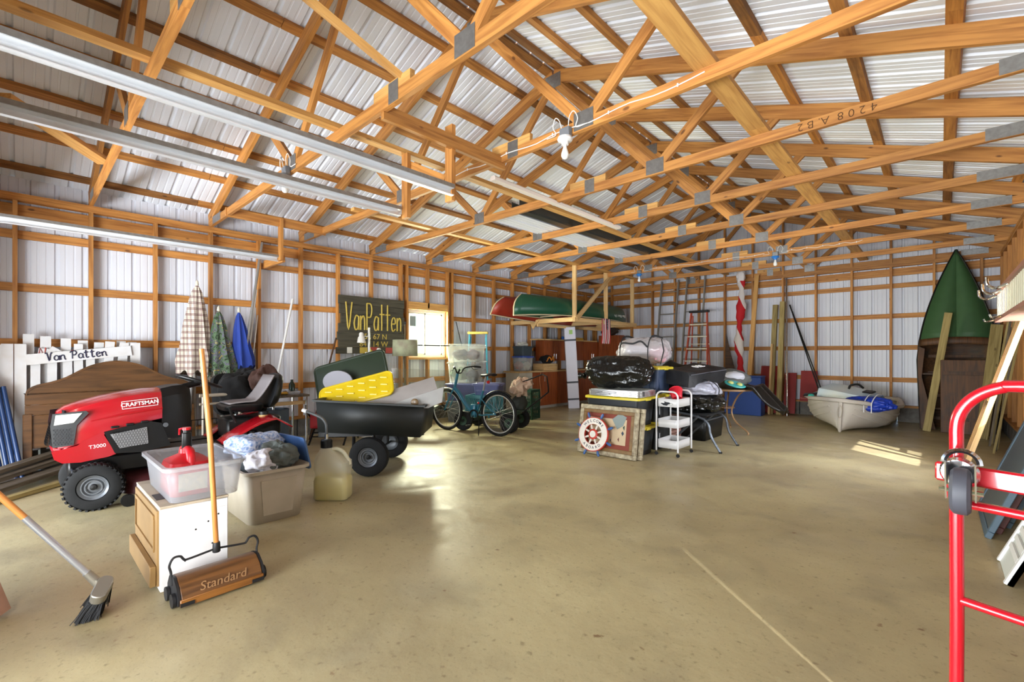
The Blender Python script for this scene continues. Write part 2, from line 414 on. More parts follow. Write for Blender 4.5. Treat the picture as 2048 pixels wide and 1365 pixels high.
# roof
cl = thing('ceiling','open gable roof of ribbed white steel sheets on wooden purlins','ceiling',kind='structure')
for sgn in (-1,1):
    n_ = Vector((sgn*SL,0,1)).normalized(); dn = Vector((sgn,0,-SL)).normalized(); top = Vector((XM,0,4.58+.040)); Ls = (4.06+.25)/dn.dot((sgn,0,0))
    for i in range(14):
        y = YF-.35+i*PW
        if y > YB+.2: break
        sheet('roof_panel',top+Vector((0,y,0)),(0,1,0),dn,Ls,n_,ROOFM,cl)
    for k in range(8):
        x = XM+sgn*(.10 if k == 7 else 3.93-.579*k)
        if k == 7: x = XM+sgn*.07
        z = ztc(x)+.019
        for j in range(5):
            y0,y1 = YF-.2+j*2.45,min(YF-.2+(j+1)*2.45,YB+.15)
            board('purlin',(x,y0+.003,z),(x,y1-.003,z),.089,.038,FIR if (k+j)%4 else FIRD,cl,up=n_)
# trusses
def truss(y, label, first=None):
    t = thing('roof_truss',label,'truss',(0,y,0),group='roof trusses'); zb = ZP
    XZ = lambda x,z: (x,0,z)
    xs = -2.78
    board('bottom_chord',XZ(XL+.02,zb+.0445),XZ(xs,zb+.0445),.038,.089,FIR,t); board('bottom_chord',XZ(xs,zb+.0445),XZ(XR-.02,zb+.0445),.038,.089,FIR,t)
    q = .07/math.cos(math.atan(SL))
    for sgn in (-1,1):
        e = XM+sgn*4.10
        board('top_chord',XZ(XM,4.58-q),XZ(e,ztc(e)-q),.038,.14,FIR,t)
        bj = XM+sgn*1.25; tj = XM+sgn*2.02
        board('web',XZ(bj-sgn*.02,zb+.07),XZ(XM+sgn*.03,4.42),.036,.089,FIR,t); board('web',XZ(bj+sgn*.02,zb+.07),XZ(tj,ztc(tj)-.12),.036,.089,FIR,t)
        p = MB()
        for o in (-.021,.021):
            p.bb(bj-.09,bj+.09,o-.001,o+.001,zb+.01,zb+.15)
        p.build('joint_plate',GALV,t)
        p = MB(); hx = XM+sgn*3.72
        for o in (-.021,.021): p.bb(hx-.17,hx+.17,o-.001,o+.001,zb+.005,zb+.105)
        p.build('joint_plate',GALV,t)
    p = MB()
    for o in (-.021,.021): p.bb(XM-.11,XM+.11,o-.001,o+.001,4.36,4.52)
    p.build('joint_plate',GALV,t)
    board('splice_block',XZ(xs-.26,zb+.089+.035),XZ(xs+.2,zb+.089+.035),.038,.07,FIR2,t)
    p = MB()
    for o in (-.021,.021): p.bb(xs-.06,xs+.06,o-.001,o+.001,zb+.005,zb+.15)
    p.build('splice_plate',GALV,t)
    return t
TR = []
for k in range(11):
    y = YF+1.2192*k
    TR.append(truss(YB-.03 if k == 10 else y if k else YF+.02,{1:'wooden roof truss crossing above the mower and the door tracks',5:'wooden roof truss at the far end of the strip light',6:'wooden roof truss under the middle of the spare steel sheets',7:'wooden roof truss holding the canoe rack post nearest the window',9:'wooden roof truss holding the canoe rack post nearest the back wall',0:'gable roof truss over the front wall',10:'gable roof truss sitting on the back wall plate',2:'wooden roof truss over the ends of the garage door tracks',3:'wooden roof truss carrying a bulb in a grey metal box and white cable',4:'wooden roof truss with a number pencilled on its bottom chord',8:'wooden roof truss carrying two bulbs in blue holders'}.get(k,'wooden roof truss of fir chords and webs with steel plates')))
# ============================================================ CEILING-HUNG THINGS
BULB = M('frosted_bulb','#f2f2ee',.25,0); CABLE = M('white_cable','#e6e4de',.5); BLUEP = M('blue_lamp_holder','#2f7fd0',.4); GREYBOX = M('grey_junction_box','#8c9096',.45,.5)
TY = lambda k: YF+1.2192*k
def pull_bulb(label, x, k, holder, big=1.0):
    t = thing('bulb_lamp',label,'lamp',(x,TY(k)-.035,ZP+.02))
    b = MB().box((0,-.012,-.015),(.095,.05,.095)); b.build('junction_box',GREYBOX if holder != BLUEP else GALV,t,bev=.006)
    MB().lathe([(.0,-.045),(.055,-.045),(.062,-.062),(.055,-.075),(.03,-.082),(.028,-.105),(.0,-.105)],20,T((0,-.02,0))).build('lamp_holder',holder,t)
    MB().lathe([(.012,-.10),(.014,-.125),(.022,-.150),(.030,-.175),(.030,-.195),(.020,-.213),(.004,-.219)],18,T((0,-.02,0))).build('bulb',BULB,t)
    w = MB()
    for s_ in (-1,1): w.tube(spline([(s_*.03,-.02,.02),(s_*.05,-.03,.10),(s_*.09,-.03,.13),(s_*.12,-.02,.07),(s_*.10,-.01,.01),(s_*.2,.0,.01)]),.0035,6)
    w.build('wire_loop',CABLE,t); return t
pull_bulb('bare bulb in white porcelain holder under a grey metal box',-2.18,3,WHITEP)
pull_bulb('bare bulb in blue holder nearer the canoe rack',-4.72,8,BLUEP); pull_bulb('bare bulb in blue holder nearer the green rowing boat',-2.12,8,BLUEP)
pull_bulb('bare bulb in grey box behind the track hanger posts',-4.6,2,GREYBOX)
def cable(label, k, x0, x1, xb=(), up=0):
    t = thing('electric_cable',label,'cable',(0,TY(k)-.023,ZP+.045)); w = MB(); pts = []
    n = 14
    for i in range(n+1): pts.append((x0+(x1-x0)*i/n,-.003,.012*math.sin(i*1.9)))
    w.tube(spline(pts,2),.004,6); w.build('cable',CABLE,t)
    for i in range(1,n,3):
        MB().box((x0+(x1-x0)*i/n,-.006,.012*math.sin(i*1.9)),(.010,.006,.022)).build('staple',WHITEP,t)
cable('white cable stapled along the truss beside the porcelain bulb holder',3,-3.55,-1.1); cable('white cable stapled along the truss between two blue bulb holders',8,-4.5,-2.3); cable('white cable stapled along the truss from the blue holder to the boat side',8,-1.95,-.9)
# lateral braces along the building
def brace(label, x, segs, mat=FIR2, z=ZP+.11, w=.14):
    t = thing('lateral_brace',label,'brace',(x,0,z),group='lateral roof braces')
    for y0,y1 in segs: board('brace_board',(0,y0,0),(0,y1,0),w,.038,mat,t)
brace('long flat board brace over the truss chords on the boat side',-1.10,[(YF,4.1),(4.1,8.0),(8.0,11.3)])
brace('board brace over the truss chords beside the ridge',-3.62,[(YF,2.9),(3.05,6.6),(6.7,11.2)],FIR2,ZP+.11,.09)
brace('board brace over the truss chords above the canoes',-5.5,[(2.9,5.6),(5.7,11.2)],FIR2,ZP+.11,.09)
o = board('diagonal_brace',onx(0,190,-5.1),(-5.95,TY(1),ZP+.12),.14,.038,FIR2); o.rotation_mode='XYZ'; tag(o,'short diagonal brace board beside the front wall over the tracks','brace')
o = board('diagonal_brace',(-2.72,1.85,ZP+.15),(-2.76,-.55,3.88),.089,.038,FIR2,up=(.5,0,1)); tag(o,'long diagonal brace rising from a truss chord towards the front gable','brace')
# pencilled number on truss 4
PENC = M('pencil_mark','#4a2e14',.9)
nt = text('pencilled_number','4 2 0 8  A. B 2',.085,PENC,TR[4],Matrix(((-1,0,0,-.58),(0,0,-1,-.0215),(0,-1,0,ZP+.045),(0,0,0,1))),.0005,bold=-.0012); nt['kind'] = 'stuff'
# overhead door tracks
def track(label, x, y1, z, hang, curve=True):
    t = thing('door_track',label,'track',(x,0,z),group='overhead door tracks')
    prof = [(-.026,-.022),(-.026,.022),(-.010,.030),(.026,.030),(.026,.024),(-.006,.024),(-.018,.018),(-.018,-.018),(-.006,-.024),(.026,-.024),(.026,-.030),(-.010,-.030)]
    path = [(0,y1,0),(0,-.10,0)]+([(0,-.10-.38*math.sin(R(a)),-.38*(1-math.cos(R(a)))) for a in range(10,91,10)]+[(0,-.48,-2.3)] if curve else [])
    rings = []
    for i,p in enumerate(path):
        p = Vector(p); d = Vector(path[min(i+1,len(path)-1)])-Vector(path[max(i-1,0)]); d.normalize(); n_ = Vector((1,0,0)).cross(d).normalized()
        rings.append([p+Vector((1,0,0))*u*(1 if hang else 1)+n_*v for u,v in prof])
    MB().ring(rings,True,False).build('rail',STEEL,t)
    b = MB().beam((0.035,y1,.04),(.035,-.3,.04),.003,.03); b.build('angle_iron',GALV,t)
    for i,yy in enumerate((y1-.05,y1-.45,y1-1.3,y1-1.36)):
        MB().lathe([(0,0),(.009,0),(.009,.004),(0,.004)],8,T((-.028,yy,0),(0,-90,0))).build('bolt',M('dark_bolt','#3a3a3c',.4,.6),t)
    return t
track('zinc overhead door track hung in front of the left wall',-6.62,2.40,2.58,1)
track('zinc overhead door track between the door bays on the headboard side',-3.64,2.38,2.58,-1); track('zinc overhead door track between the door bays on the open floor side',-2.86,2.36,2.58,1)
def hanger(label, x, y, z0, z1, arm=()):
    t = thing('track_hanger',label,'hanger',(x,y,0)); board('post',(0,0,z0),(0,0,z1),.089,.038,FIR,t,up=(0,1,0))
    for a in arm: board('cross_piece',*a,.038,.11,FIR,t)
hanger('wooden hanger post at the end of the wall side door track',-6.57,2.42,2.56,3.12,[((0,.04,2.60),(-.72,.04,2.60)),((.0,-.66,3.075),(0,.62,3.075))])
hanger('wooden hanger post at the end of the middle door track',-3.59,2.42,2.53,3.12,[((-.02,.04,3.02),(.52,.04,2.74))])
hanger('wooden hanger post at the end of the open floor door track',-2.98,2.44,2.55,3.18,[((.04,-.66,3.03),(.04,.6,3.03))])
# fluorescent strip, roofing sheets and gutter laid on the chords
t = thing('strip_light','white fluorescent strip fixture under the truss chords','lamp',(-3.25,0,ZP-.02))
MB().prism([(-.035,0),(.035,0),(.035,-.03),(.02,-.045),(-.02,-.045),(-.035,-.03)],0,2.44,FR((0,3.2,0),(1,0,0),(0,1,0)) @ Matrix.Rotation(0,4,'X')).build('housing',M('cream_enamel','#e9dfd6',.35),t)
t = thing('roofing_sheets','stack of spare ribbed white steel sheets lying on truss chords','steel sheets',(0,0,ZP+.09))
for i in range(3):
    sheet('steel_sheet',(-4.52+.02*i,4.35+.06*i,.006+.022*i),(1,0,0),(0,1,0),3.6,(0,0,1),SIDING,t,L=.2286*2).location = (0,0,0)
t = thing('gutter','dark aluminium gutter lying across the truss chords','gutter',(-4.02,4.3,ZP+.092))
MB().ring([[(u,y,v) for u,v in ((0,0),(.12,0),(.14,.02),(.14,.11),(.13,.11),(.13,.025),(.115,.01),(.01,.01),(.005,.11),(0,.11))] for y in (0,6.6)],True,False).build('channel',M('dark_bronze','#3d3f3c',.35,.4),t)
# canoe rack
CR = thing('canoe_rack','hanging rack of pale two by fours carrying canoes','rack',(-5.55,0,0))
for k in (7,8,9):
    y = TY(k); board('hanging_post',(0,y-.04,1.99),(0,y-.04,3.14),.089,.038,PINE,CR,up=(0,1,0))
    board('cross_beam',(0,y-.08,2.005),(-1.75,y-.08,2.005),.038,.089,PINE,CR)
board('side_rail',(.03,TY(7)-.1,2.0),(.03,TY(9)+.1,2.0),.038,.089,PINE,CR); board('side_rail',(-.95,TY(7)-.1,1.93),(-.95,TY(9)+.1,1.93),.038,.075,PINE,CR)
board('diagonal_strut',(.05,TY(7)-.03,2.02),(.05,TY(8)+.15,3.1),.038,.089,PINE,CR)
def canoe(name, label, L, bm_, dp, mat, trim, loc, rot, parts=True):
    """upside-down canoe hull, keel up, length along local x"""
    t = thing(name,label,'canoe',loc,rot=rot); n = 28; m = 14; rings = []
    def sec(u, k=1.0):
        s_ = 2*u-1; w = bm_/2*max(.012,(1-abs(s_)**2.6))*k; hgt = dp*(1+.34*abs(s_)**3)*k
        e = max(0,abs(s_)-.90)/.10; hh = hgt*(1-.0*e)
        x = s_*L/2
        pts = []
        for j in range(m+1):
            a = PI*j/m; c_,s2 = math.cos(a),math.sin(a)
            zz = dp*(s2**.62)*(1-.04*abs(s_)**4)-.12*abs(s_)**4*dp*(1-s2)
            pts.append(Vector((x-math.copysign(.62*dp*(abs(s_)**7)*((zz/dp)**3),s_),w*math.copysign(abs(c_)**.75,c_),zz)))
        return pts
    rings = [sec(i/n) for i in range(n+1)]
    b = MB(); vs = [p for r in rings for p in r]; k = m+1
    b.add(vs,[(i*k+j,i*k+j+1,(i+1)*k+j+1,(i+1)*k+j) for i in range(n) for j in range(m)],True); b.build('hull',mat,t,solid=.008)
    for s_ in (0,m): MB().tube([rings[i][s_] for i in range(n+1)],.013,6).build('gunwale',trim,t)
    for e in (0,n): MB().tube([rings[e][j] for j in range(m+1)],.009,6).build('stem_band',trim,t)
    for u in (.3,.7):
        r_ = sec(u); MB().beam(r_[0]+Vector((0,0,.02)),r_[m]+Vector((0,0,.02)),.05,.02).build('thwart',trim,t)
    return t
CAN = M('black_vinyl','#17181a',.4)
CW = M('canoe_trim','#2b2b28',.5); CT = M('canoe_cream_trim','#b9a98a',.5)
gc = canoe('canoe','green canoe upside down on the hanging rack',4.3,.86,.40,M('green_canoe_plastic','#124a34',.38,0,var=.12,vs=3),CT,(-6.0,8.62,2.08),(0,0,90))
rc = canoe('canoe','red canoe tilted on its side behind the green canoe',4.5,.86,.38,M('red_canoe_plastic','#8e2a1c',.4,0,var=.15,vs=3),CT,(-6.85,8.95,2.16),(0,-1.5,90)); rc.rotation_euler = (R(28),0,R(90))
lt = text('lettering','Bass River 174 TE',.085,M('white_print','#d8d8d0',.5),gc,Matrix(),.001)
lt.matrix_local = Matrix(((-1,0,0,1.15),(0,.12,-1,-.375),(0,-1,-.12,.12),(0,0,0,1)))
# small flag hung from the rack
def flag_small():
    t = thing('small_flag','small american flag draped from the canoe rack','flag',(-5.50,8.98,1.52))
    red = M('flag_red','#b3262e',.8); wh = M('flag_white','#dcd5d2',.8); bl = M('flag_blue','#1d2340',.8)
    # hangs by its short edge: stripes run down; local x = along y world
    Wd,Ht = .34,.56
    for i in range(13):
        x0 = -Wd/2+i*Wd/13
        MB().grid(lambda u,v,x0=x0: (.012*math.sin((x0+u*Wd/13)*42+v*2),x0+u*Wd/13+.02*(1-v)*math.sin(v*5),v*Ht),2,10).build('stripe',red if i%2 == 0 else wh,t,solid=.002)
    MB().grid(lambda u,v: (.006+.012*math.sin((-.0+u*.17)*42),-.0+u*.175,Ht-.24+v*.24),6,4).build('canton',bl,t,solid=.002)
    for i in range(5):
        for j in range(6):
            MB().lathe([(0,0),(.008,0),(.008,.001),(0,.001)],5,T((.02,.02+i*.034,Ht-.22+j*.038),(0,90,0))).build('star',wh,t)
flag_small()
# paddle-like plywood triangle stuck on the beam
t = MB().prism([(0,0),(.30,.02),(.11,-.20)],-.01,.01,FR((-6.72,TY(7)-.12,2.03),(1,0,0),(0,-1,0))).build('plywood_gusset',PINE); tag(t,'pale triangular scrap of wood hanging under the canoe rack beam','wood scrap')

# ============================================================ WINDOW IN THE LEFT WALL
t = thing('window_1','sliding window with white frame letting in glaring daylight','window',(XL-.02,4.98,1.22),kind='structure')
wy,wh_ = .94,.92; VIN = M('white_vinyl','#e8e6da',.4)
b = MB(); fr = .05
for a in ((0,fr,0,wh_),(wy-fr,wy,0,wh_)): b.bb(-.05,.03,a[0],a[1],a[2],a[3])
b.bb(-.05,.03,fr,wy-fr,0,fr); b.bb(-.05,.03,fr,wy-fr,wh_-fr,wh_); b.build('window_frame',VIN,t,bev=.004)
for y0,y1,o in ((.05,.46,.0),(.43,.89,-.025)):
    b = MB()
    for a in ((y0,y0+.03,.05,wh_-.05),(y1-.03,y1,.05,wh_-.05),(y0,y1,.05,.08),(y0,y1,wh_-.08,wh_-.05)): b.bb(o-.012,o+.012,*a)
    s_ = b.build('sash',VIN,t); MB().bb(o-.002,o+.002,y0+.03,y1-.03,.08,wh_-.08).build('pane',GLASS,s_)
MB().bb(-.010,.004,.10,.24,.60,.80).build('sticker',M('grey_sticker','#7f929b',.6),t)
# right wall: side window (the narrow slit nearer the front has no door)
t = thing('window_2','window in the right wall beyond the picture edge','window',(XR+.02,6.0,.9),kind='structure')
b = MB()
for a in ((0,.05,0,1.15),(1.10,1.15,0,1.15),(.05,1.10,0,.05),(.05,1.10,1.10,1.15),(.55,.60,.05,1.10)): b.bb(-.03,.05,*a)
b.build('window_frame',VIN,t); MB().bb(.0,.004,.05,1.10,.05,1.10).build('pane',GLASS,t)
# ============================================================ LEFT SIDE: MOWER AND THE THINGS AROUND IT
BLK = M('black_plastic','#101112',.42,0,var=.2,vs=12,col2='#1c1c1d',spec=.35); BLKM = M('black_metal','#151516',.35,.4); RUB = M('tyre_rubber','#131415',.75,0,var=.3,vs=20,col2='#222223',spec=.3)
MRED = M('mower_red','#a50f1c',.25,0,coat=.6); GREYR = M('grey_rim','#63676c',.4,.4); CHROME = M('chrome','#d6d8da',.12,1)
WPRINT = M('white_lettering','#ececec',.5); SEATG = M('seat_grey','#8e888a',.6); TAN = M('tan_plastic','#c9a868',.5)
def blob(c, r, amp=.15, seed=0, nu=28, nv=18, freq=3.0, flat=None, ridge=True, X=None):
    """lumpy cloth or bag: sphere pushed by noise folds, flattened below 'flat'"""
    c = Vector(c); b = MB(); off = Vector((seed*7.3,seed*3.1,seed*5.7))
    def fn(p):
        d = p-c; q = Vector((d.x/r[0],d.y/r[1],d.z/r[2]))
        n1 = noise.noise(q*freq*.6+off); n2 = abs(noise.noise(q*freq*1.7+off*2)) if ridge else noise.noise(q*freq*1.7+off*2)
        k = 1+amp*(n1*1.2-n2*.9)
        w = c+d*k
        if flat is not None and w.z < flat: w.z = flat+(w.z-flat)*.03
        return w
    return b.sphere(c,r,nu,nv,X,fn)
def wheel(parent, c, axis, r, w, rim_r, rimmat, lug=0, rim_name='rim', tyre_name='tyre', n=32, dish=.3):
    """tyre with rim and hub; axis = unit vector of the axle"""
    X = Matrix.Translation(c) @ basis(axis).to_4x4() @ Matrix.Rotation(R(90),4,'Y')
    pr = [(rim_r,-w*.36),(rim_r+.01,-w*.46),(r*.86,-w*.5),(r*.96,-w*.42),(r,-w*.2),(r,w*.2),(r*.96,w*.42),(r*.86,w*.5),(rim_r+.01,w*.46),(rim_r,w*.36)]
    MB().lathe(pr,n,X,cap=False).build(tyre_name,RUB,parent)
    if lug:
        b = MB()
        for i in range(lug):
            a = 2*PI*i/lug
            for s_ in (-1,1):
                Y = X @ Matrix.Rotation(a+(.5*s_*PI/lug),4,'Z') @ Matrix.Translation((r*.985,0,s_*w*.29)) @ Matrix.Rotation(R(18*s_),4,'X')
                b.box((0,0,0),(r*.07,2*PI*r/lug*.45,w*.42),Y)
        b.build('tread',RUB,parent)
    MB().lathe([(.012,-w*.30),(rim_r*.55,-w*.25),(rim_r*.8,-w*.34),(rim_r*1.02,-w*.45),(rim_r*1.02,-w*.40),(rim_r*1.0,w*.40),(rim_r*1.02,w*.45),(rim_r*.8,w*.34),(rim_r*.55,w*.22),(.012,w*.26)],n,X).build(rim_name,rimmat,parent)
    for k in (.55,.78): MB().disc_ring(rim_r*k-.004,rim_r*k+.004,w*.30,w*.36,n,X).build('rim_ridge',rimmat,parent)
    MB().lathe([(0,w*.2),(.026,w*.2),(.022,w*.42),(0,w*.44)],14,X).build('hub',BLK,parent)

def mower():
    t = thing('riding_mower','red and black riding lawn mower with black seat','lawn mower',(-5.42,.42,0),-90)   # local x forward, y to its left side
    # hood: lofted sections along x
    sec = [(-.46,.97,.24,.70),(-.34,.965,.25,.68),(-.20,.945,.255,.64),(-.05,.915,.255,.60),(.08,.875,.25,.55),(.17,.84,.235,.52),(.215,.80,.215,.50)]
    rings = []
    for x,zt,hw,zb in sec:
        r_ = [(x,-hw*1.03,zb),(x,-hw*1.05,zb+.08),(x,-hw,zt-.11),(x,-hw*.86,zt-.035),(x,-hw*.5,zt-.004),(x,0,zt),(x,hw*.5,zt-.004),(x,hw*.86,zt-.035),(x,hw,zt-.11),(x,hw*1.05,zb+.08),(x,hw*1.03,zb)]
        rings.append(r_)
    b = MB(); n = 11; b.add([p for r_ in rings for p in r_],[(i*n+j,i*n+j+1,(i+1)*n+j+1,(i+1)*n+j) for i in range(len(sec)-1) for j in range(n-1)],True)
    b.add(rings[-1],[tuple(range(n))]); hood = b.build('hood',MRED,t,sharp=28)
    # raised red shoulder line on the left and right
    for s_ in (-1,1):
        MB().tube([(-.46,s_*.250,.795),(-.2,s_*.262,.765),(.02,s_*.260,.725)],[.012,.014,.004],6).build('hood_crease',MRED,hood)
    # front bumper/apron in red
    b = MB()
    for s_ in (-1,1):
        b.prism([(.25,.50),(.235,.44),(.19,.405),(.08,.395),(-.09,.415),(-.135,.43),(-.05,.62),(.07,.56),(.10,.53)],s_*.25-.012,s_*.25+.012,FR((0,0,0),(1,0,0),(0,-1,0)))
    b.grid(lambda u,v: (.25-.05*(2*u-1)**2-.05*(1-v)**2,(u-.5)*.52,.40+v*.12),10,4)
    b.build('front_apron',MRED,t,solid=.008)
    # black nose with grille and headlights
    b = MB(); b.grid(lambda u,v: (.222+.035*(1-(2*u-1)**2)*(1-.6*v)-.05*v,(u-.5)*.45,.53+v*.29),12,6); b.build('nose',BLK,t,solid=.01)
    g = MB()
    for i in range(11):
        for j in range(8):
            y = (i-5)*.036+(.018 if j%2 else 0)
            if abs(y) < .2: g.lathe([(.011,0),(.015,0),(.015,.004),(.011,.004)],6,T((.262+.010*(1-(y/.2)**2)*2-.006*j*.6,y,.55+j*.019),(0,90,0)),cap=False)
    g.build('grille_mesh',BLKM,t)
    lens = M('headlight_lens','#cfd2c4',.12,0,var=.3,vs=20,coat=.5)
    for s_ in (-1,1):
        yb = lambda x,o=0: s_*(.282-max(0,x-.07)*.28+o)
        for nm,pg,o_,mt in (('headlight_bezel',[(.245,.80),(.05,.815),(.035,.795),(.105,.70),(.125,.54),(.245,.53),(.258,.70)],.004,BLK),('headlight',[(.228,.79),(.075,.80),(.125,.725),(.238,.71)],.010,lens)):
            b = MB(); k = len(pg); b.add([(x,yb(x,o_),z) for x,z in pg]+[(x,yb(x,o_-.02),z) for x,z in pg],[tuple(range(k)),tuple(range(2*k-1,k-1,-1))]+[(j,(j+1)%k,k+(j+1)%k,k+j) for j in range(k)]); b.build(nm,mt,t)
    for s_ in (-1,1):
        b = MB()
        for i in range(6):
            for j in range(8):
                x,z = .135+i*.018+(.009 if j%2 else 0),.555+j*.0165
                if x < .243: b.lathe([(.0065,0),(.009,0),(.009,.003),(.0065,.003)],6,T((x,s_*(.282-max(0,x-.07)*.28+.004),z),(90*-s_,0,0)),cap=False)
        b.build('side_grille',M('grille_grey','#4a4c50',.4,.4),t)
    # black side panel with mesh
    for s_ in (-1,1):
        b = MB().prism([(-.06,.625),(-.35,.69),(-.45,.66),(-.52,.45),(-.30,.42),(-.13,.435)],-.008,.008,FR((0,s_*.268,0),(1,0,0),(0,-1,0))); sp = b.build('side_panel',BLK,t)
        MB().prism([(-.10,.60),(-.345,.635),(-.355,.49),(-.16,.475)],-.003,.003,FR((0,s_*.279,0),(1,0,0),(0,-1,0))).build('mesh_backing',M('dull_silver','#a9acb0',.4,.6),sp)
        m_ = MB()
        for i in range(14):
            for j in range(7):
                x,z = -.345+i*.019+(.0095 if j%2 else 0),.49+j*.021
                if x < -.11-.35*(.6-z)*(1 if z < .6 else 0) and z < .635-.0: m_.lathe([(.008,0),(.011,0),(.011,.003),(.008,.003)],6,T((x,s_*.283,z),(90,0,0)),cap=False)
        m_.build('side_mesh',BLKM,sp)
        for i in range(3): MB().box((-.13-i*.10,s_*.278,.66+.012*i),(.055,.02,.02)).build('louvre',BLK,sp,bev=.005)
        MB().lathe([(0,0),(.02,0),(.02,.01),(0,.01)],12,T((-.48,s_*.272,.64),(90*-s_,0,0))).build('knob',GREYR,sp)
    # badge
    X = FR((-.27,.277,.845),(-1,0,.17),(0,.15,1)) ; X = FR((-.285,.272,.838),(-1,0,.13),(0,-.05,1))
    bd = MB()
    for a in ((-.125,.125,.030,.034),(-.125,.125,-.034,-.030),(-.125,-.121,-.034,.034),(.121,.125,-.034,.034)): bd.bb(a[0],a[1],-.001,.002,a[2],a[3])
    o = bd.build('badge_frame',WPRINT,t); o.matrix_local = FR((-.30,.268,.848),(-1,0,.08))
    text('badge_lettering','CRAFTSMAN',.046,WPRINT,t,FR((-.30,.270,.848),(-1,0,.08)) @ Matrix.Rotation(R(90),4,'X'),.001,bold=.0008)
    text('model_lettering','T3000',.042,WPRINT,t,FR((-.02,.264,.51),(-1,0,.06)) @ Matrix.Rotation(R(90),4,'X'),.001)
    # dash and steering
    b = MB(); rings = []
    for x,zt,hw,zb in ((-.46,.965,.235,.52),(-.55,.985,.22,.50),(-.64,.99,.19,.50),(-.70,.95,.15,.52)): rings.append([(x,-hw,zb),(x,-hw,zt-.08),(x,-hw*.7,zt),(x,hw*.7,zt),(x,hw,zt-.08),(x,hw,zb)])
    b.ring(rings,True,True); b.build('dashboard',BLK,t,sharp=30)
    MB().tube([(-.62,0,.95),(-.80,0,1.0)],.03,10).build('steering_column',BLK,t)
    sw = MB(); Xs = T((-.80,0,1.01),(0,-20,0)); sw.tube([(.195*math.cos(2*PI*i/28),.195*math.sin(2*PI*i/28),0) for i in range(28)],.014,8,closed=True,X=Xs)
    for a in (0,120,240): sw.beam(Xs @ Vector((0,0,-.01)),Xs @ Vector((.19*math.cos(R(a)),.19*math.sin(R(a)),0)),.03,.012)
    sw.lathe([(0,-.02),(.05,-.02),(.045,.02),(0,.025)],14,Xs); sw.build('steering_wheel',BLK,t)
    # chassis, running boards, deck
    MB().bb(-1.35,.15,-.17,.17,.26,.40).build('chassis',BLKM,t,bev=.01)
    MB().bb(.0,.14,-.28,.28,.20,.34).build('front_axle_housing',BLKM,t,bev=.01)
    for s_ in (-1,1): MB().bb(-1.05,-.42,s_*.28-.11,s_*.28+.11,.375,.41).build('running_board',BLK,t,bev=.008)
    b = MB(); b.lathe([(.10,.25),(.45,.22),(.50,.18),(.51,.08),(.495,.08),(.48,.17)],28,T((-.55,0,0)) @ Matrix.Diagonal((.85,1.0,1,1))); b.build('mower_deck',M('deck_dark_red','#3a1214',.5),t)
    MB().lathe([(0,0),(.05,0),(.05,.04),(0,.04)],14,T((-.20,.44,.05),(90,0,0))).build('anti_scalp_wheel',BLK,t)
    # rear fenders
    for s_ in (-1,1):
        b = MB(); b.grid(lambda u,v,s_=s_: (-.92-u*.62,s_*(.14+v*.28),.42+.225*math.sin(min(1,u*1.15)*PI*.52)**.9-.10*max(0,u-.75)/.25-.03*v*v),12,6); b.build('rear_fender',MRED,t,solid=.012)
    MB().bb(-1.52,-1.0,-.17,.17,.42,.62).build('seat_pan_cover',BLK,t,bev=.02)
    MB().lathe([(0,0),(.045,0),(.045,.045),(0,.045)],14,T((-1.33,.20,.60))).build('fuel_neck',TAN,t); MB().lathe([(0,.045),(.05,.045),(.05,.08),(0,.085)],14,T((-1.33,.20,.60))).build('fuel_cap',BLK,t)
    # seat
    b = MB(); rings = []
    for x,z,hw,th in ((-.98,.735,.20,.03),(-1.00,.765,.22,.075),(-1.2,.755,.235,.10),(-1.38,.76,.235,.11)): rings.append([(x,-hw,z-th),(x,-hw,z+.02),(x,-hw*.75,z+.005),(x,hw*.75,z+.005),(x,hw,z+.02),(x,hw,z-th)])
    b.ring(rings,True,True); b.build('seat_cushion',BLK,t,sub=1)
    b = MB(); rings = []
    for x,z,hw,th in ((-1.36,.68,.235,.13),(-1.43,.84,.235,.12),(-1.48,1.0,.21,.10),(-1.51,1.08,.16,.05)): rings.append([(x-th,-hw,z),(x+.02,-hw,z),(x,-hw*.7,z),(x,hw*.7,z),(x+.02,hw,z),(x-th,hw,z)])
    b.ring(rings,True,True); b.build('seat_back',BLK,t,sub=1)
    b = MB(); b.grid(lambda u,v: ((-1.02-u*.33,(v-.5)*.33,.776+.012*math.sin(u*3)) if u < .62 else (-1.02-.2046-(u-.62)*.52-.03,(v-.5)*.33,.785+((u-.62)/.38)**1.4*.27)),14,6); b.build('seat_pad',SEATG,t,solid=.012)
    MB().tube([(-1.05,.26,.60),(-1.0,.30,.70),(-.98,.31,.76)],.012,8).build('lever',BLK,t)
    # wheels
    ax = Vector((math.sin(R(14)),math.cos(R(14)),0))
    wheel(t,(0,.30,.19),ax,.19,.15,.098,GREYR,30); wheel(t,(0,-.30,.19),-ax,.19,.15,.098,GREYR,0)
    for s_ in (-1,1): wheel(t,(-1.16,s_*.33,.255),(0,s_,0),.255,.22,.12,GREYR,22 if s_ > 0 else 0)
    return t
mower()

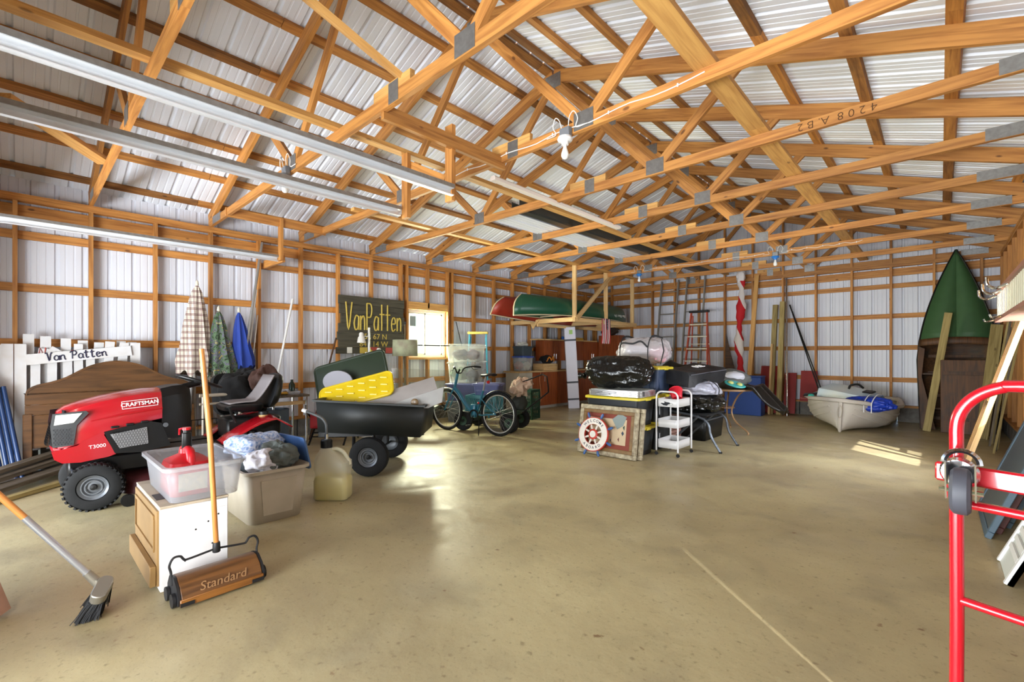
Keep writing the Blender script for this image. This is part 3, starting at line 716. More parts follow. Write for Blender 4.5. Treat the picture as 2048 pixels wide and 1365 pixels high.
# white box with a kraft-coloured side, standing on the floor
WPAINT = M('white_paint_worn','#e9e9ea',.45,0,var=.12,vs=5,col2='#c8c6c2'); TANB = M('tan_board','#9c7a48',.6,0,var=.25,vs=6); TOPB = M('dusty_board','#bfb29c',.7,0,var=.3,vs=10)
t = thing('wooden_box','white painted wooden box with a tan panelled side and dusty top','box',(-3.41,.67,0))
MB().bb(-.36,.36,-.16,.16,.003,.445).build('carcass',WPAINT,t,bev=.003)
MB().bb(-.36,.362,-.162,.162,.4455,.46).build('top_board',TOPB,t,bev=.002)
MB().bb(-.34,.335,-.1705,-.161,.03,.435).build('side_panel',TANB,t); 
b = MB()
for a in ((-.30,.28,.38,.40),(-.30,.28,.20,.215),(-.30,-.285,.215,.38),(.27,.285,.215,.38)): b.bb(a[0],a[1],-.178,-.171,a[2],a[3])
b.build('moulding',TANB,t); MB().bb(-.34,.33,-.20,-.171,.03,.14).build('lower_rail',TANB,t,bev=.004)
MB().bb(.361,.364,-.155,.155,.05,.40).build('front_face',WPAINT,t)
MB().bb(.06,.20,-.15,-.09,.4605,.463).build('tape',M('black_tape','#22201e',.5),t)
for y,z in ((.0,.30),(.06,.33),(.08,.20),(-.05,.14),(.11,.36)): MB().lathe([(0,0),(.005,0),(.005,.001),(0,.001)],8,T((.364,y,z),(0,90,0))).build('nail_hole',BLK,t)
# clear tub
def tub(parent, name, mat, x0,x1,y0,y1,z0,z1, inset=.04, lip=.018, r=.05, th=.004, lipmat=None):
    cx,cy = (x0+x1)/2,(y0+y1)/2; w,d = x1-x0,y1-y0
    rg = lambda w_,d_,z: [(cx+p[0],cy+p[1],z) for p in rrect(w_,d_,r,4)]
    b = MB(); b.ring([rg(w-2*inset,d-2*inset,z0),rg(w-2*lip,d-2*lip,z1)],False); b.add(rg(w-2*inset,d-2*inset,z0),[tuple(range(20))]); o = b.build(name,mat,parent,solid=th)
    b = MB(); b.ring([rg(w-2*lip,d-2*lip,z1),rg(w,d,z1),rg(w,d,z1-.022),rg(w-.004,d-.004,z1-.022),rg(w-.004,d-.004,z1-.006),rg(w-2*lip,d-2*lip,z1-.006)],False,True,True); b.build('rim',lipmat or mat,parent); return o
t = thing('storage_tub','clear plastic storage tub standing on the white wooden box','tub',(-3.36,.725,.4635))
tub(t,'tub_body',FROST,-.36,.345,-.205,.205,.0,.20)
# fuel can in the tub
RPL = M('red_fuel_plastic','#c4101f',.35); t = thing('fuel_can','red plastic fuel can with black spout inside the clear tub','fuel can',(-3.30,.68,.468),0)
rg = lambda w,d,z,r=.05: [(p[0],p[1],z) for p in rrect(w,d,r,4)]
MB().ring([rg(.28,.20,0,.04),rg(.30,.22,.02,.05),rg(.30,.22,.14,.05),rg(.27,.20,.185,.06),rg(.17,.14,.205,.05),rg(.08,.07,.225,.03)],True).build('can_body',RPL,t)
MB().tube(spline([(-.11,0,.17),(-.07,0,.235),(.0,0,.245),(.09,0,.235),(.12,0,.165)]),.024,10).build('handle',RPL,t)
MB().lathe([(0,.22),(.034,.22),(.034,.25),(0,.25)],16).build('collar',RPL,t); MB().lathe([(.022,.25),(.026,.255),(.024,.34),(.018,.345),(.018,.36)],14).build('spout',BLK,t)
MB().lathe([(0,.36),(.022,.36),(.022,.375),(0,.375)],14).build('spout_cap',RPL,t); MB().tube([(-.005,-.02,.37),(-.03,-.03,.365),(-.035,-.03,.33)],.006,6).build('cap_strap',RPL,t)
MB().bb(.151,.153,-.07,.07,.03,.13).build('sticker',M('paper_label','#d9d3b4',.6,0,var=.6,vs=40,col2='#8a8f96'),t)
# old carpet sweeper
OAK = wood('sweeper_oak','#6e4824','#472c14',.2,.4,axis=1); IRON = M('black_iron','#2a2a2c',.5,.5); HNDL = wood('honey_handle','#c98a4a','#a9682e',.2,.3,axis=2)
t = thing('carpet_sweeper','antique wooden carpet sweeper with tall honey coloured handle','carpet sweeper',(-2.885,.735,0),2)
prof = [(-.10,.03),(-.10,.075),(-.065,.125),(-.02,.135),(.02,.135),(.075,.10),(.105,.055),(.105,.02),(.06,.012),(-.06,.012)]
MB().prism(prof,-.19,.19,FR((0,0,0),(1,0,0),(0,-1,0))).build('body',OAK,t,bev=.004)
MB().bb(.100,.112,-.195,.195,.012,.05).build('front_rail',wood('sweeper_light','#94602a','#6e421b',.2,.4,axis=1),t,bev=.003)
for s_ in (-1,1):
    MB().prism([(x*1.0,z) for x,z in prof],s_*.197-.006,s_*.197+.006,FR((0,0,0),(1,0,0),(0,-1,0))).build('end_plate',IRON,t)
    for x in (-.06,.05): MB().lathe([(0,0),(.035,0),(.035,.015),(0,.015)],16,T((x,s_*.205,.036),(-90*s_,0,0))).build('side_wheel',IRON,t)
    MB().bb(.108,.116,s_*.165-.03,s_*.165+.03,.016,.034).build('corner_strap',IRON,t)
pts = [(-.01,-.205,.09),(-.02,-.205,.15),(-.02,-.212,.19),(-.02,-.195,.225),(-.02,-.165,.225),(-.02,-.15,.205),(-.02,-.13,.20),(-.02,.0,.215)]
for s_ in (-1,1): MB().tube(spline([(p[0],p[1]*s_,p[2]) for p in pts],5),.006,8).build('bail',IRON,t)
MB().lathe([(.017,0),(.02,.005),(.018,.05),(.016,.055)],12,T((-.02,0,.195))).build('socket',IRON,t)
MB().tube([(-.02,0,.215),(-.015,-.03,.8),(.0,-.075,1.31)],[.013,.014,.013],12).build('handle',HNDL,t)
text('lettering','Standard',.062,M('faded_gilt','#96714a',.6),t,FR((.0925,0,.078),(0,1,0),(-.55,0,.45)) @ Matrix.Rotation(R(90),4,'X') if False else FR((.0925,-.0,.080),(0,1,0)) @ Matrix.Rotation(R(56),4,'X'),.001,shear=.25)
# push broom leaning on the door post
t = thing('push_broom','push broom with orange and silver handle and black bristles','broom',(-3.0,.27,0))
p0,p1 = Vector((-.035,-.03,.185)),Vector((-.11,-.72,1.24)); d = (p1-p0)
MB().tube([p0,p0+d*.33],[.014,.014],12).build('metal_handle',M('silver_paint','#b8bcc4',.3,.7),t); MB().tube([p0+d*.33,p1],.0135,12).build('wood_handle',M('orange_lacquer','#d08a48',.3,coat=.3),t)
MB().tube([p0-d*.035,p0+d*.03],[.022,.018],12).build('ferrule',M('cast_alloy','#9a968c',.4,.7),t)
Xb = FR((.02,-.0,.135),(.80,-.40,-.42),(.42,.1,.9)); MB().prism(rrect(.13,.062,.028,4),-.025,.025,Xb).build('brush_block',M('cast_alloy','#9a968c',.4,.7),t,bev=.004)
b = MB(); random.seed(3)
for i in range(420):
    u,v = random.uniform(-.062,.062),random.uniform(-.028,.028); p = Xb @ Vector((u*1.0,v,-.02)); q = Vector((p.x-.05+u*.3+random.uniform(-.015,.015),p.y-.035+v*.5+random.uniform(-.015,.015),max(.003,p.z-.12)))
    b.tube([p,q],.0022,3,cap=False)
b.build('bristles',M('black_bristle','#17181c',.7),t,kind='stuff')
# beige tote full of laundry
BEI = M('beige_plastic','#b9ae9a',.55,0,var=.25,vs=7,col2='#8f8470')
t = thing('storage_tote','scuffed beige plastic tote full of laundry','tote',(-4.03,1.35,0)); tub(t,'tote_body',BEI,-.345,.345,-.245,.245,.002,.405,.055,.02,.06,.005)
MB().prism([(-.10,.06),(.11,.06),(.135,.33),(-.125,.33)],-.004,.004,FR((.325,.0,0),(0,1,0),(1,0,0)) @ Matrix.Rotation(R(90),4,'X') if False else T((.296,0,.0),(90,0,90)) @ Matrix.Rotation(R(5),4,'X')).build('side_panel',BEI,t)
LX,LY = -4.03,1.35
def cloth(name, label, cat, c, r, mat, seed, amp=.35, flat=None, freq=3.2, rz=0):
    t = thing(name,label,cat,(c[0],c[1],c[2]),rz); blob((0,0,0),r,amp,seed,40,26,freq,None if flat is None else flat-c[2]).build('fabric',mat,t,sub=1); return t
FLOR = M('blue_floral','#6f8fc4',.85,0,var=.95,vs=55,col2='#e3e8f2'); GSH = M('grey_cotton','#5c625e',.9,0,var=.4,vs=8,bump=.4,bs=12); WSH = M('white_cotton','#cfcdd4',.9,0,bump=.5,bs=10); BLID = M('blue_lid','#3f5f8f',.45)
cloth('folded_sheet','blue and white floral sheet heaped on laundry','cloth',(-4.15,1.34,.52),(.22,.24,.12),FLOR,3)
cloth('white_shirt','crumpled white shirt in the beige tote','cloth',(-3.84,1.28,.44),(.14,.12,.10),WSH,5)
cloth('grey_shirt','crumpled dark grey shirt draped in the beige tote','cloth',(-3.84,1.40,.46),(.15,.15,.12),GSH,8,.45)
cloth('grey_shirt','dark grey trousers under the crumpled shirt in beige tote','cloth',(-4.0,1.33,.34),(.27,.19,.10),GSH,9,.2)
t = MB().prism(rrect(.42,.27,.03,4),-.008,.008,FR((-3.98,1.575,.47),(1,.12,0),(.05,1,.22)) ).build('tote_lid',BLID,bev=.003); tag(t,'blue plastic lid standing in the beige tote','lid')
# yellow jug
t = thing('fuel_jug','tall translucent jug half full of yellow fluid','jug',(-3.95,1.90,0),43)
JUG = glass('milky_jug','#e4e1cc',.42,.3); JUGF = M('yellow_fluid','#e6d65a',.25,0,spec=.4)
w,dp_ = .30,.19
def jr(k,z,r=.045,dx=0): return [(p[0]+dx,p[1],z) for p in rrect(w*k,dp_*k,r,4)]
MB().ring([jr(.92,.003),jr(1,.02),jr(1,.17),jr(.95,.20),jr(.95,.24),jr(1,.27),jr(.98,.33),[(p[0]-.03,p[1],.385) for p in rrect(.22,.15,.045,4)],[(p[0]-.055,p[1],.43) for p in rrect(.12,.11,.045,4)],[(p[0]-.06,p[1],.455) for p in rrect(.085,.085,.042,4)]],True).build('jug_body',JUG,t)
MB().ring([[(p[0]*.98,p[1]*.98,p[2]) for p in jr(.92,.006)],[(p[0]*.98,p[1]*.98,p[2]) for p in jr(1,.022)],[(p[0]*.98,p[1]*.98,p[2]) for p in jr(1,.17)],[(p[0]*.98,p[1]*.98,p[2]) for p in jr(.95,.20)]],True).build('fluid',JUGF,t)
MB().tube(spline([(-.02,0,.43),(.03,0,.44),(.09,0,.41),(.135,0,.34),(.145,0,.30)]),.017,10).build('handle',M('milky_plastic','#cfcbae',.4),t)
b = MB().lathe([(.0,.45),(.046,.45),(.046,.515),(.04,.525),(0,.525)],24,T((-.06,0,0)))
for i in range(24): b.box((.047,0,.483),(.004,.005,.06),T((-.06,0,0)) @ Matrix.Rotation(2*PI*i/24,4,'Z'))
b.build('cap',BLK,t)
MB().tube(spline([(-.06,0,.52),(-.06,0,.60),(-.065,0,.66),(-.10,0,.71),(-.17,0,.745),(-.25,0,.775)],5),.012,10).build('spout_hose',M('smoky_hose','#55585a',.25),t)
MB().tube([(-.06,0,.52),(-.06,0,.57)],.016,10).build('spout_fitting',CHROME,t); MB().tube([(-.24,0,.772),(-.275,0,.785)],.016,10).build('spout_tip',WHITEP,t)
# dump cart
CARTP = M('charcoal_poly','#1b1d1b',.5,0,var=.15,vs=8,col2='#262724',spec=.35)
t = thing('dump_cart','black plastic garden dump cart on two wheels','cart',(-4.66,2.85,0),43.03)
Xc = T((0,0,.0),(0,2.9,0))
rgc = lambda x0,x1,y0,y1,z: [Xc @ Vector(p) for p in ((x0,y0,z),(x1,y0,z),(x1,y1,z),(x0,y1,z))]
b = MB(); b.ring([rgc(-.63,.455,-.36,.36,.42),rgc(-.66,.47,-.38,.38,.765)],False,False); b.add(rgc(-.63,.455,-.36,.36,.42),[(0,1,2,3)]); b.build('tray',CARTP,t,solid=.012)
b = MB(); b.ring([rgc(-.66,.47,-.38,.38,.765),rgc(-.695,.505,-.41,.41,.765),rgc(-.695,.505,-.41,.41,.745),rgc(-.66,.47,-.38,.38,.745)],False,False,True); b.build('tray_rim',CARTP,t)
for s_ in (-1,1): MB().tube([(-.04,s_*.28,.20),(-.04,s_*.28,.41)],.018,8).build('axle_bracket',BLKM,t); 
MB().tube([(-.04,-.42,.205),(-.04,.42,.205)],.013,10).build('axle',BLKM,t); MB().beam((.45,0,.38),(-.75,0,.36),.05,.05).build('tongue',BLKM,t)
MB().tube([(-.35,.0,.40),(-.36,0,.01)],.02,8).build('leg',BLKM,t)
for s_ in (-1,1): wheel(t,(-.04,s_*.44,.205),(0,s_,0),.205,.115,.10,GREYR,0)
CTZ = .43
def panel(name, label, cat, pix, Z, mat, th=.02, grow=None):
    """flat thing whose corners stand at given pixels and depths"""
    P = [atd(px,py,z_) for (px,py),z_ in zip(pix,Z)]; c = sum(P,Vector())/len(P); n_ = (P[1]-P[0]).cross(P[2]-P[0]).normalized()
    t = thing(name,label,cat,c); b = MB(); k = len(P); b.add([p-c+n_*th/2 for p in P]+[p-c-n_*th/2 for p in P],[tuple(range(k)),tuple(range(2*k-1,k-1,-1))]+[(j,(j+1)%k,k+(j+1)%k,k+j) for j in range(k)])
    b.build('panel',mat,t,bev=.004,seg=2); return t,P,n_
d_ = lambda x,y: (480+x*.2542,560+y*.2542)
def lidpanel(name,label,cat,pix,Zs,mat,th,r=.05,ribs=0):
    P = [atd(px,py,z_) for (px,py),z_ in zip(pix,Zs)]; c = sum(P,Vector())/4; u = (P[1]-P[0]+P[2]-P[3])/2; v = (P[3]-P[0]+P[2]-P[1])/2
    t = thing(name,label,cat,c); X = FR((0,0,0),u,u.cross(v)); X = Matrix.Identity(4)
    x = u.normalized(); z = u.cross(v).normalized(); y = z.cross(x); X = Matrix((x,y,z)).transposed().to_4x4(); w,h = u.length,v.length
    MB().prism(rrect(w,h,r,5),-th/2,th/2,X).build('lid_panel',mat,t,bev=.006,seg=2)
    b = MB(); b.tube([X @ Vector((p[0],p[1],0)) for p in rrect(w-.01,h-.01,r,5)],th*.75,6,closed=True); b.build('lid_rim',mat,t)
    sg = 1 if (X @ Vector((0,0,1))).dot(FW) < 0 else -1
    if ribs:
        for i in range(ribs):
            for j in range(3):
                b = MB(); b.beam(X @ Vector((-w/2+.10+i*(w-.2)/(ribs-1)-.03,-h/2+.06+j*(h-.12)/2,sg*th*.7)),X @ Vector((-w/2+.10+i*(w-.2)/(ribs-1)+.045,-h/2+.085+j*(h-.12)/2-.0,sg*th*.7)),.012,.012); b.build('rib',mat,t)
    return t
lidpanel('bin_lid','dark green plastic bin lid standing in the dump cart','lid',[d_(590,690),d_(1115,560),d_(1190,800),d_(620,980)],[5.50,5.50,5.38,5.38],M('dark_green_lid','#1b2a18',.5,0,var=.2,vs=4),.025)
lidpanel('bin_lid','yellow ribbed plastic lid lying in the dump cart','lid',[d_(598,880),d_(1160,728),d_(1240,880),d_(660,1040)],[5.22,5.22,5.06,5.06],M('yellow_plastic','#d2b40e',.4,0,var=.15,vs=6),.022,.06,6)
t = thing('grey_disc','grey round plastic disc propped in the dump cart','disc',atd(*d_(770,800),5.32)); MB().lathe([(0,-.008),(.17,-.008),(.175,0),(.17,.008),(0,.008)],28,FR((0,0,0),RT,-FW) @ Matrix.Diagonal((1,.72,1,1)) @ Matrix.Rotation(0,4,'X')).build('disc',M('grey_foam','#8b8a92',.7),t)
GBRD = M('grey_board','#98928e',.6,0,var=.2,vs=6)
panel('grey_board','long grey board lying across the dump cart','board',[d_(820,985),d_(1525,765),d_(1555,860),d_(1120,1010)],[5.05,5.2,5.1,5.0],GBRD,.018)
panel('white_board','pale grey board beside the long board in the dump cart','board',[d_(1100,1010),d_(1605,843),d_(1590,965),d_(1480,1010)],[4.99,5.12,5.04,4.97],M('pale_grey_board','#a8a8a6',.55,0,var=.15,vs=6),.016)
# small round metal cap on the tray edge
t = thing('round_ornament','small round brown ornament at the dump cart edge','ornament',atd(*d_(1375,965),4.95)); MB().lathe([(0,-.006),(.038,-.006),(.042,0),(.038,.008),(.03,.012),(0,.012)],18,FR((0,0,0),RT,-FW)).build('disc',M('tortoise','#7a6242',.3,0,var=.7,vs=40),t)
# ============================================================ AGAINST THE LEFT WALL
def pole(name, label, cat, p0, p1, r, mat, n=10, group=None):
    p0,p1 = Vector(p0),Vector(p1); o = MB().tube([(0,0,0),(p1-p0)*.5,p1-p0],r,n).build(name,mat); o.location = p0; return tag(o,label,cat,group)
WALN = wood('walnut_headboard','#5c3d20','#3c2712',.1,.35,grain=.6,axis=1,rnd=.05)
t = thing('headboard','brown wooden bed headboard with curved crest leaning behind the mower','headboard',(-6.86,.0,0),rot=(0,-7,0))
pf = spline([(.035,.87),(.05,.92),(.12,.965),(.22,.99),(.34,1.04),(.46,1.12),(.58,1.18),(.76,1.215),(.94,1.18),(1.06,1.12),(1.18,1.04),(1.30,.99),(1.40,.965),(1.47,.92),(1.485,.87)],4)
XH = Matrix(((0,0,1,0),(1,0,0,0),(0,1,0,0),(0,0,0,1)))
MB().prism([(p[0],p[1]) for p in pf]+[(1.49,.875),(.03,.875)],-.015,.015,XH).build('crest_panel',WALN,t,bev=.004)
MB().prism([(p[0],p[1]) for p in pf][::2]+[(p[0]*.985+.011,p[1]-.022) for p in pf][::-2],.015,.022,XH).build('crest_moulding',WALN,t)
for z0,z1 in ((.755,.873),(.645,.753),(.30,.643)): MB().prism([(.03,z0),(1.49,z0),(1.49,z1),(.03,z1)],-.013,.013 if z0 > .4 else .008,XH).build('plank',WALN,t,bev=.004)
for y in (.05,1.47): MB().bb(-.03,.03,y-.035,y+.035,.0,.66).build('leg',WALN,t,bev=.006)
# white picket gate with the name board
WCH = M('chipped_white_paint','#c8c8ca',.6,0,var=.35,vs=9,col2='#b5ab9d')
t = thing('picket_fence_sign','white picket fence section with a hand lettered name board','fence',(-7.10,-.05,0),rot=(0,-2.5,0))
def picket(par,y,z0,z1,x=0,w=.085,lean=0,name='picket'):
    return board(name,(x,y,z0),(x,y+lean,z1),w,.018,WCH,par,up=(1,0,0))
for y,z1,x in ((-.13,1.38,.03),(-.045,1.39,.035),(.05,1.39,.03)): picket(t,y,.0,z1,x,.088)
for y,z1,ln in ((.16,1.23,.0),(.28,1.22,.01),(.42,1.23,-.01),(.50,1.40,.0),(.60,1.26,.0)): picket(t,y,.25,z1,-.005,.075,ln)
for y0,y1,z0,z1 in ((.74,.77,1.0,1.43),(.86,.90,1.0,1.42)): board('picket',(.022,y0,z0),(.022,y1,z1),.085,.016,WCH,t,up=(1,0,0))
picket(t,1.0,.3,1.42,.022,.095)
nb = board('name_board',(.042,.09,1.22),(.042,.96,1.325),.02,.115,WCH,t,up=(0,0,1))
# brush strokes for the lettering
INK = M('navy_brush_paint','#22223c',.6)
GL = {'V':[[(0,.95),(.12,1),(.2,.9),(.32,0),(.5,.7),(.62,1),(.72,.95)]],'a':[[(.5,.5),(.3,.6),(.1,.4),(.1,.12),(.28,0),(.48,.15),(.52,.55),(.52,.1),(.62,0)]],'n':[[(.05,.58),(.1,.0)],[(.1,.4),(.28,.58),(.45,.5),(.48,.1),(.6,0)]],
 'P':[[(.15,0),(.25,.95)],[(0,.85),(.25,1),(.55,.98),(.65,.75),(.5,.5),(.25,.48)]],'t':[[(.28,1),(.24,.15),(.35,0),(.5,.08)],[(.05,.68),(.5,.72)]],'e':[[(.1,.3),(.45,.38),(.42,.55),(.22,.58),(.08,.35),(.15,.05),(.35,0),(.52,.12)]]}
def strokes(par, s, X, size, gap, r, mat, spl=True, GLy=GL, wd=.62):
    x = 0
    for ch in s:
        if ch == ' ': x += .45; continue
        b = MB()
        for st in GLy[ch]:
            P = [X @ Vector(((x+p[0])*size*gap,p[1]*size,0)) for p in st]; b.tube(spline(P,4) if spl and len(P) > 2 else P,r,5)
        b.build('letter',mat,par); x += wd if ch not in 'VP' else wd+.12
strokes(t,'Van Patten',FR((.054,.24,1.205),(0,.87,.105)) @ Matrix.Rotation(R(90),4,'X'),.085,.95,.0065,INK)
# loose pickets with red painted letters behind
t = thing('loose_pickets','bundle of loose white pickets with traces of red lettering','pickets',(-7.22,.0,0))
for y,z,ln in ((.06,1.50,0),(.19,1.48,.0),(.35,1.46,.0),(.49,1.44,.0),(.60,1.42,.03),(.78,1.44,.05),(.93,1.43,.0)): picket(t,y,.3,z,0,.085,ln)
board('picket',(.03,.13,1.30),(.03,.42,1.26),.02,.10,WCH,t); board('picket',(.034,.30,1.27),(.034,.58,1.28),.02,.10,WCH,t); board('picket',(.055,.22,1.34),(.05,.40,1.21),.02,.075,WCH,t)
REDP = M('faded_red_paint','#a8463c',.7); strokes(t,'N',FR((.043,.135,1.255),(0,1,0)) @ Matrix.Rotation(R(90),4,'X'),.10,.9,.007,REDP,False,{'N':[[(0,0),(.1,1),(.5,0),(.6,1)]]}); strokes(t,'C',FR((.047,.36,1.235),(0,1,0)) @ Matrix.Rotation(R(90),4,'X'),.09,1.3,.007,REDP,True,{'C':[[(.9,1),(.3,.95),(0,.5),(.3,.05),(.9,0)]]})
# closed umbrellas hung on the wall
def plaid():
    m,n,l,b = _new('plaid_canvas'); tc = n.new('ShaderNodeTexCoord'); sp = n.new('ShaderNodeSeparateXYZ'); l.new(tc.outputs['Object'],sp.inputs[0])
    prev = None
    for ax,sc in ((1,24),(2,14),(1,24),(2,14)):
        first = prev is None or ax
    col = lin('#c9bfb0')
    mixs = None
    for i,(ax,sc,off) in enumerate(((1,26,0),(2,13,0),(1,26,.25),(2,13,.22))):
        mu = n.new('ShaderNodeMath'); mu.operation = 'MULTIPLY_ADD'; mu.inputs[1].default_value = sc; mu.inputs[2].default_value = off; l.new(sp.outputs[ax],mu.inputs[0])
        fr = n.new('ShaderNodeMath'); fr.operation = 'FRACT'; l.new(mu.outputs[0],fr.inputs[0])
        lt_ = n.new('ShaderNodeMath'); lt_.operation = 'LESS_THAN'; lt_.inputs[1].default_value = .13; l.new(fr.outputs[0],lt_.inputs[0])
        x = n.new('ShaderNodeMix'); x.data_type = 'RGBA'; x.inputs[7].default_value = lin('#5a2a34'); sc2 = n.new('ShaderNodeMath'); sc2.operation = 'MULTIPLY'; sc2.inputs[1].default_value = .8; l.new(lt_.outputs[0],sc2.inputs[0]); l.new(sc2.outputs[0],x.inputs[0])
        if mixs is None: x.inputs[6].default_value = col
        else: l.new(mixs.outputs[2],x.inputs[6])
        mixs = x
    l.new(mixs.outputs[2],b.inputs['Base Color']); b.inputs['Roughness'].default_value = .9; return m
def camo():
    m,n,l,b = _new('floral_canvas'); tc = n.new('ShaderNodeTexCoord'); t = n.new('ShaderNodeTexNoise'); t.inputs['Scale'].default_value = 13; t.inputs['Detail'].default_value = 4; t.inputs['Distortion'].default_value = 1.2; l.new(tc.outputs['Object'],t.inputs[0])
    r = n.new('ShaderNodeValToRGB'); r.color_ramp.interpolation = 'CONSTANT'; e = r.color_ramp.elements
    e[0].color = lin('#23301f'); e[1].position = .40; e[1].color = lin('#4d6347')
    for p,c in ((.50,'#5d5a6a'),(.56,'#2f3a2a'),(.61,'#b09a44'),(.65,'#7c8f7c'),(.72,'#b98a80')):
        k = e.new(p); k.color = lin(c)
    l.new(t.outputs[0],r.inputs[0]); l.new(r.outputs[0],b.inputs['Base Color']); b.inputs['Roughness'].default_value = .9; return m
def umbrella(label, x, y, ztop, zbot, rmax, mat, seed, fringe=None, folds=7, skew=0, pole_z=None):
    t = thing('closed_umbrella',label,'umbrella',(x,y,zbot)); h = ztop-zbot; rings = []; N = 56; random.seed(seed)
    for i in range(15):
        v = i/14; z = h*v; r = rmax*((1-v)**.62*.93+.08)*(1 if v > .08 else .96)
        r *= 1 if v > .3 else 1+.1*math.sin(v*10)
        rings.append([((.62*r*math.cos(a)*(1-.33*abs(math.sin(folds*a/2+seed))))+.0,r*math.sin(a)*(1-.30*abs(math.sin(folds*a/2+seed+v)))+skew*(1-v),z+(.05*math.sin(folds*a+seed) if i == 0 else 0)) for a in (2*PI*k/N for k in range(N))])
    MB().ring(rings,True,True).build('canopy',mat,t,sharp=60)
    MB().lathe([(.012,h),(.022,h+.01),(.016,h+.05),(.004,h+.075)],10,T((0,0,0))).build('finial',M('ivory_plastic','#c9c4b4',.5),t)
    MB().tube([(0,skew,-(zbot if pole_z is None else zbot-pole_z)),(0,skew,.1)],.017,10).build('pole',M('dull_white_pole','#b9b6ae',.4),t)
    if fringe:
        b = MB()
        for k in range(N):
            p = rings[0][k]; q = rings[0][(k+1)%N]; b.tube([p,(p[0]+.004,p[1]+random.uniform(-.02,.02),p[2]-.06)],.003,4)
        b.build('fringe',fringe,t,kind='stuff')
umbrella('closed garden umbrella in cream and maroon plaid',-7.12,1.58,2.18,1.03,.235,plaid(),1,skew=-.03)
umbrella('closed garden umbrella in dark floral canvas with fringe',-7.10,1.82,1.86,1.02,.20,camo(),2,M('fringe_thread','#a5a294',.9),skew=.04)
umbrella('closed blue garden umbrella',-7.12,2.07,1.86,1.08,.17,M('royal_blue_canvas','#1d3b93',.8,0,var=.3,vs=5),4,skew=.05)
PVC = M('white_pvc','#d9d9d6',.4); ALU = M('dull_aluminium','#a9aaa8',.35,.7)
pole('aluminium_pole','long aluminium pole leaning beside the blue umbrella','pole',(-6.95,1.92,0),(-7.27,2.42,2.92),.019,ALU)
pole('pvc_pipe','white pipe leaning beside the long aluminium pole','pipe',(-6.95,2.00,0),(-7.27,2.34,2.22),.014,PVC); pole('pvc_pipe','thin white pipe behind the other white pipe','pipe',(-6.98,2.08,0),(-7.28,2.36,1.85),.010,PVC)
pole('pvc_pipe','white pipe leaning on a stud between umbrella and red chair','pipe',(-6.95,2.33,0),(-7.29,2.86,2.13),.017,PVC); pole('wooden_stick','dark stick leaning below the big wooden sign','stick',(-6.9,2.95,0),(-7.28,3.55,1.55),.014,DARKW)
pole('thin_rod','thin dark rod leaning beyond the window','rod',(-7.0,6.5,0),(-7.29,6.12,1.95),.008,BLKM)
# coats heaped behind the mower seat
BLKC = M('black_cloth','#101011',.95,0,bump=.4,bs=12); BRNC = M('brown_cloth','#4a2f26',.85,0,var=.4,vs=5,bump=.5,bs=14)
t = thing('folding_armchair','armchair piled with a black coat behind the mower','chair',(-6.38,1.95,0),20)
for x in (-.24,.24):
    for y in (-.2,.2): MB().tube([(x,y,0),(x*.9,y*.9,.45)],.014,8).build('leg',BLKM,t)
MB().bb(-.27,.27,-.24,.24,.45,.49).build('seat',BLKC,t,bev=.015); MB().prism(rrect(.52,.55,.12,5),-.03,.03,T((-.24,0,.78),(0,80,0)) ).build('backrest',BLKC,t)
cloth('black_coat','black coat heaped on the armchair behind the mower seat','coat',(-6.40,1.92,.80),(.24,.33,.32),BLKC,11,.3); cloth('brown_jacket','crumpled brown jacket lying on the black coat','jacket',(-6.20,2.10,.90),(.14,.19,.24),BRNC,12,.4)
# cot frame of cream tubes and a wire rack
CRM = M('cream_tube','#b7ad9c',.4)
t = thing('tube_frame','cream painted tubular bed frame standing behind the steering wheel','frame',(-6.25,1.45,0),0)
for y in (0,.38): MB().tube([(0,y,0),(0,y,.80)],.019,10).build('upright',CRM,t)
for z in (.80,.70,.28): MB().tube([(0,-.04,z),(0,.42,z)],.014 if z < .8 else .02,10).build('rail',CRM,t)
t = thing('wire_rack','dark wire rack standing under the mower steering wheel side','rack',(-6.05,1.05,0))
for i in range(9): MB().tube([(0,i*.06,.02),(0,i*.06,.55)],.004,5).build('wire',BLKM,t)
for z in (.02,.28,.55): MB().tube([(0,0,z),(0,.48,z)],.006,6).build('cross_wire',BLKM,t)
for p in ((.55,1.2),(.66,1.32)): pole('grey_pipe','grey pipe leaning behind the mower','pipe',(-6.45,p[1],.0),(-6.75,p[1]+.12,.9),.02,M('grey_pipe','#7c7a78',.5),group='grey pipes behind the mower')
# little work table with chrome legs
t = thing('work_table','small work table with chrome legs and worn wooden top','table',(-6.82,2.55,0))
board('table_top',(-.28,0,.70),(.28,0,.70),.50,.03,OLDW,t)
for x in (-.24,.24):
    for y in (-.22,.22): MB().tube([(x,y,0),(x,y,.685)],.018,10).build('leg',CHROME,t)
board('lower_rail',(.2,-.22,.60),(.2,.24,.60),.03,.05,PINE,t)
t = thing('plastic_tray','small clear plastic tray on the work table','tray',(-6.72,2.62,.716)); tub(t,'tray_body',FROST,-.12,.12,-.09,.09,0,.05,.01,.008,.02,.003)
t = thing('paper_scrap','yellow crumpled paper on the work table','paper',(-6.68,2.50,.716)); blob((0,0,.022),(.06,.07,.025),.3,3,14,8,3,0.001).build('paper',M('yellow_paper','#c79a3a',.7),t)
t = thing('bottle','dark green bottle on the work table','bottle',(-6.86,2.68,.716)); MB().lathe([(0,0),(.04,0),(.042,.01),(.042,.13),(.018,.17),(.018,.2),(0,.2)],16).build('bottle_body',M('green_glass','#20352a',.2),t)
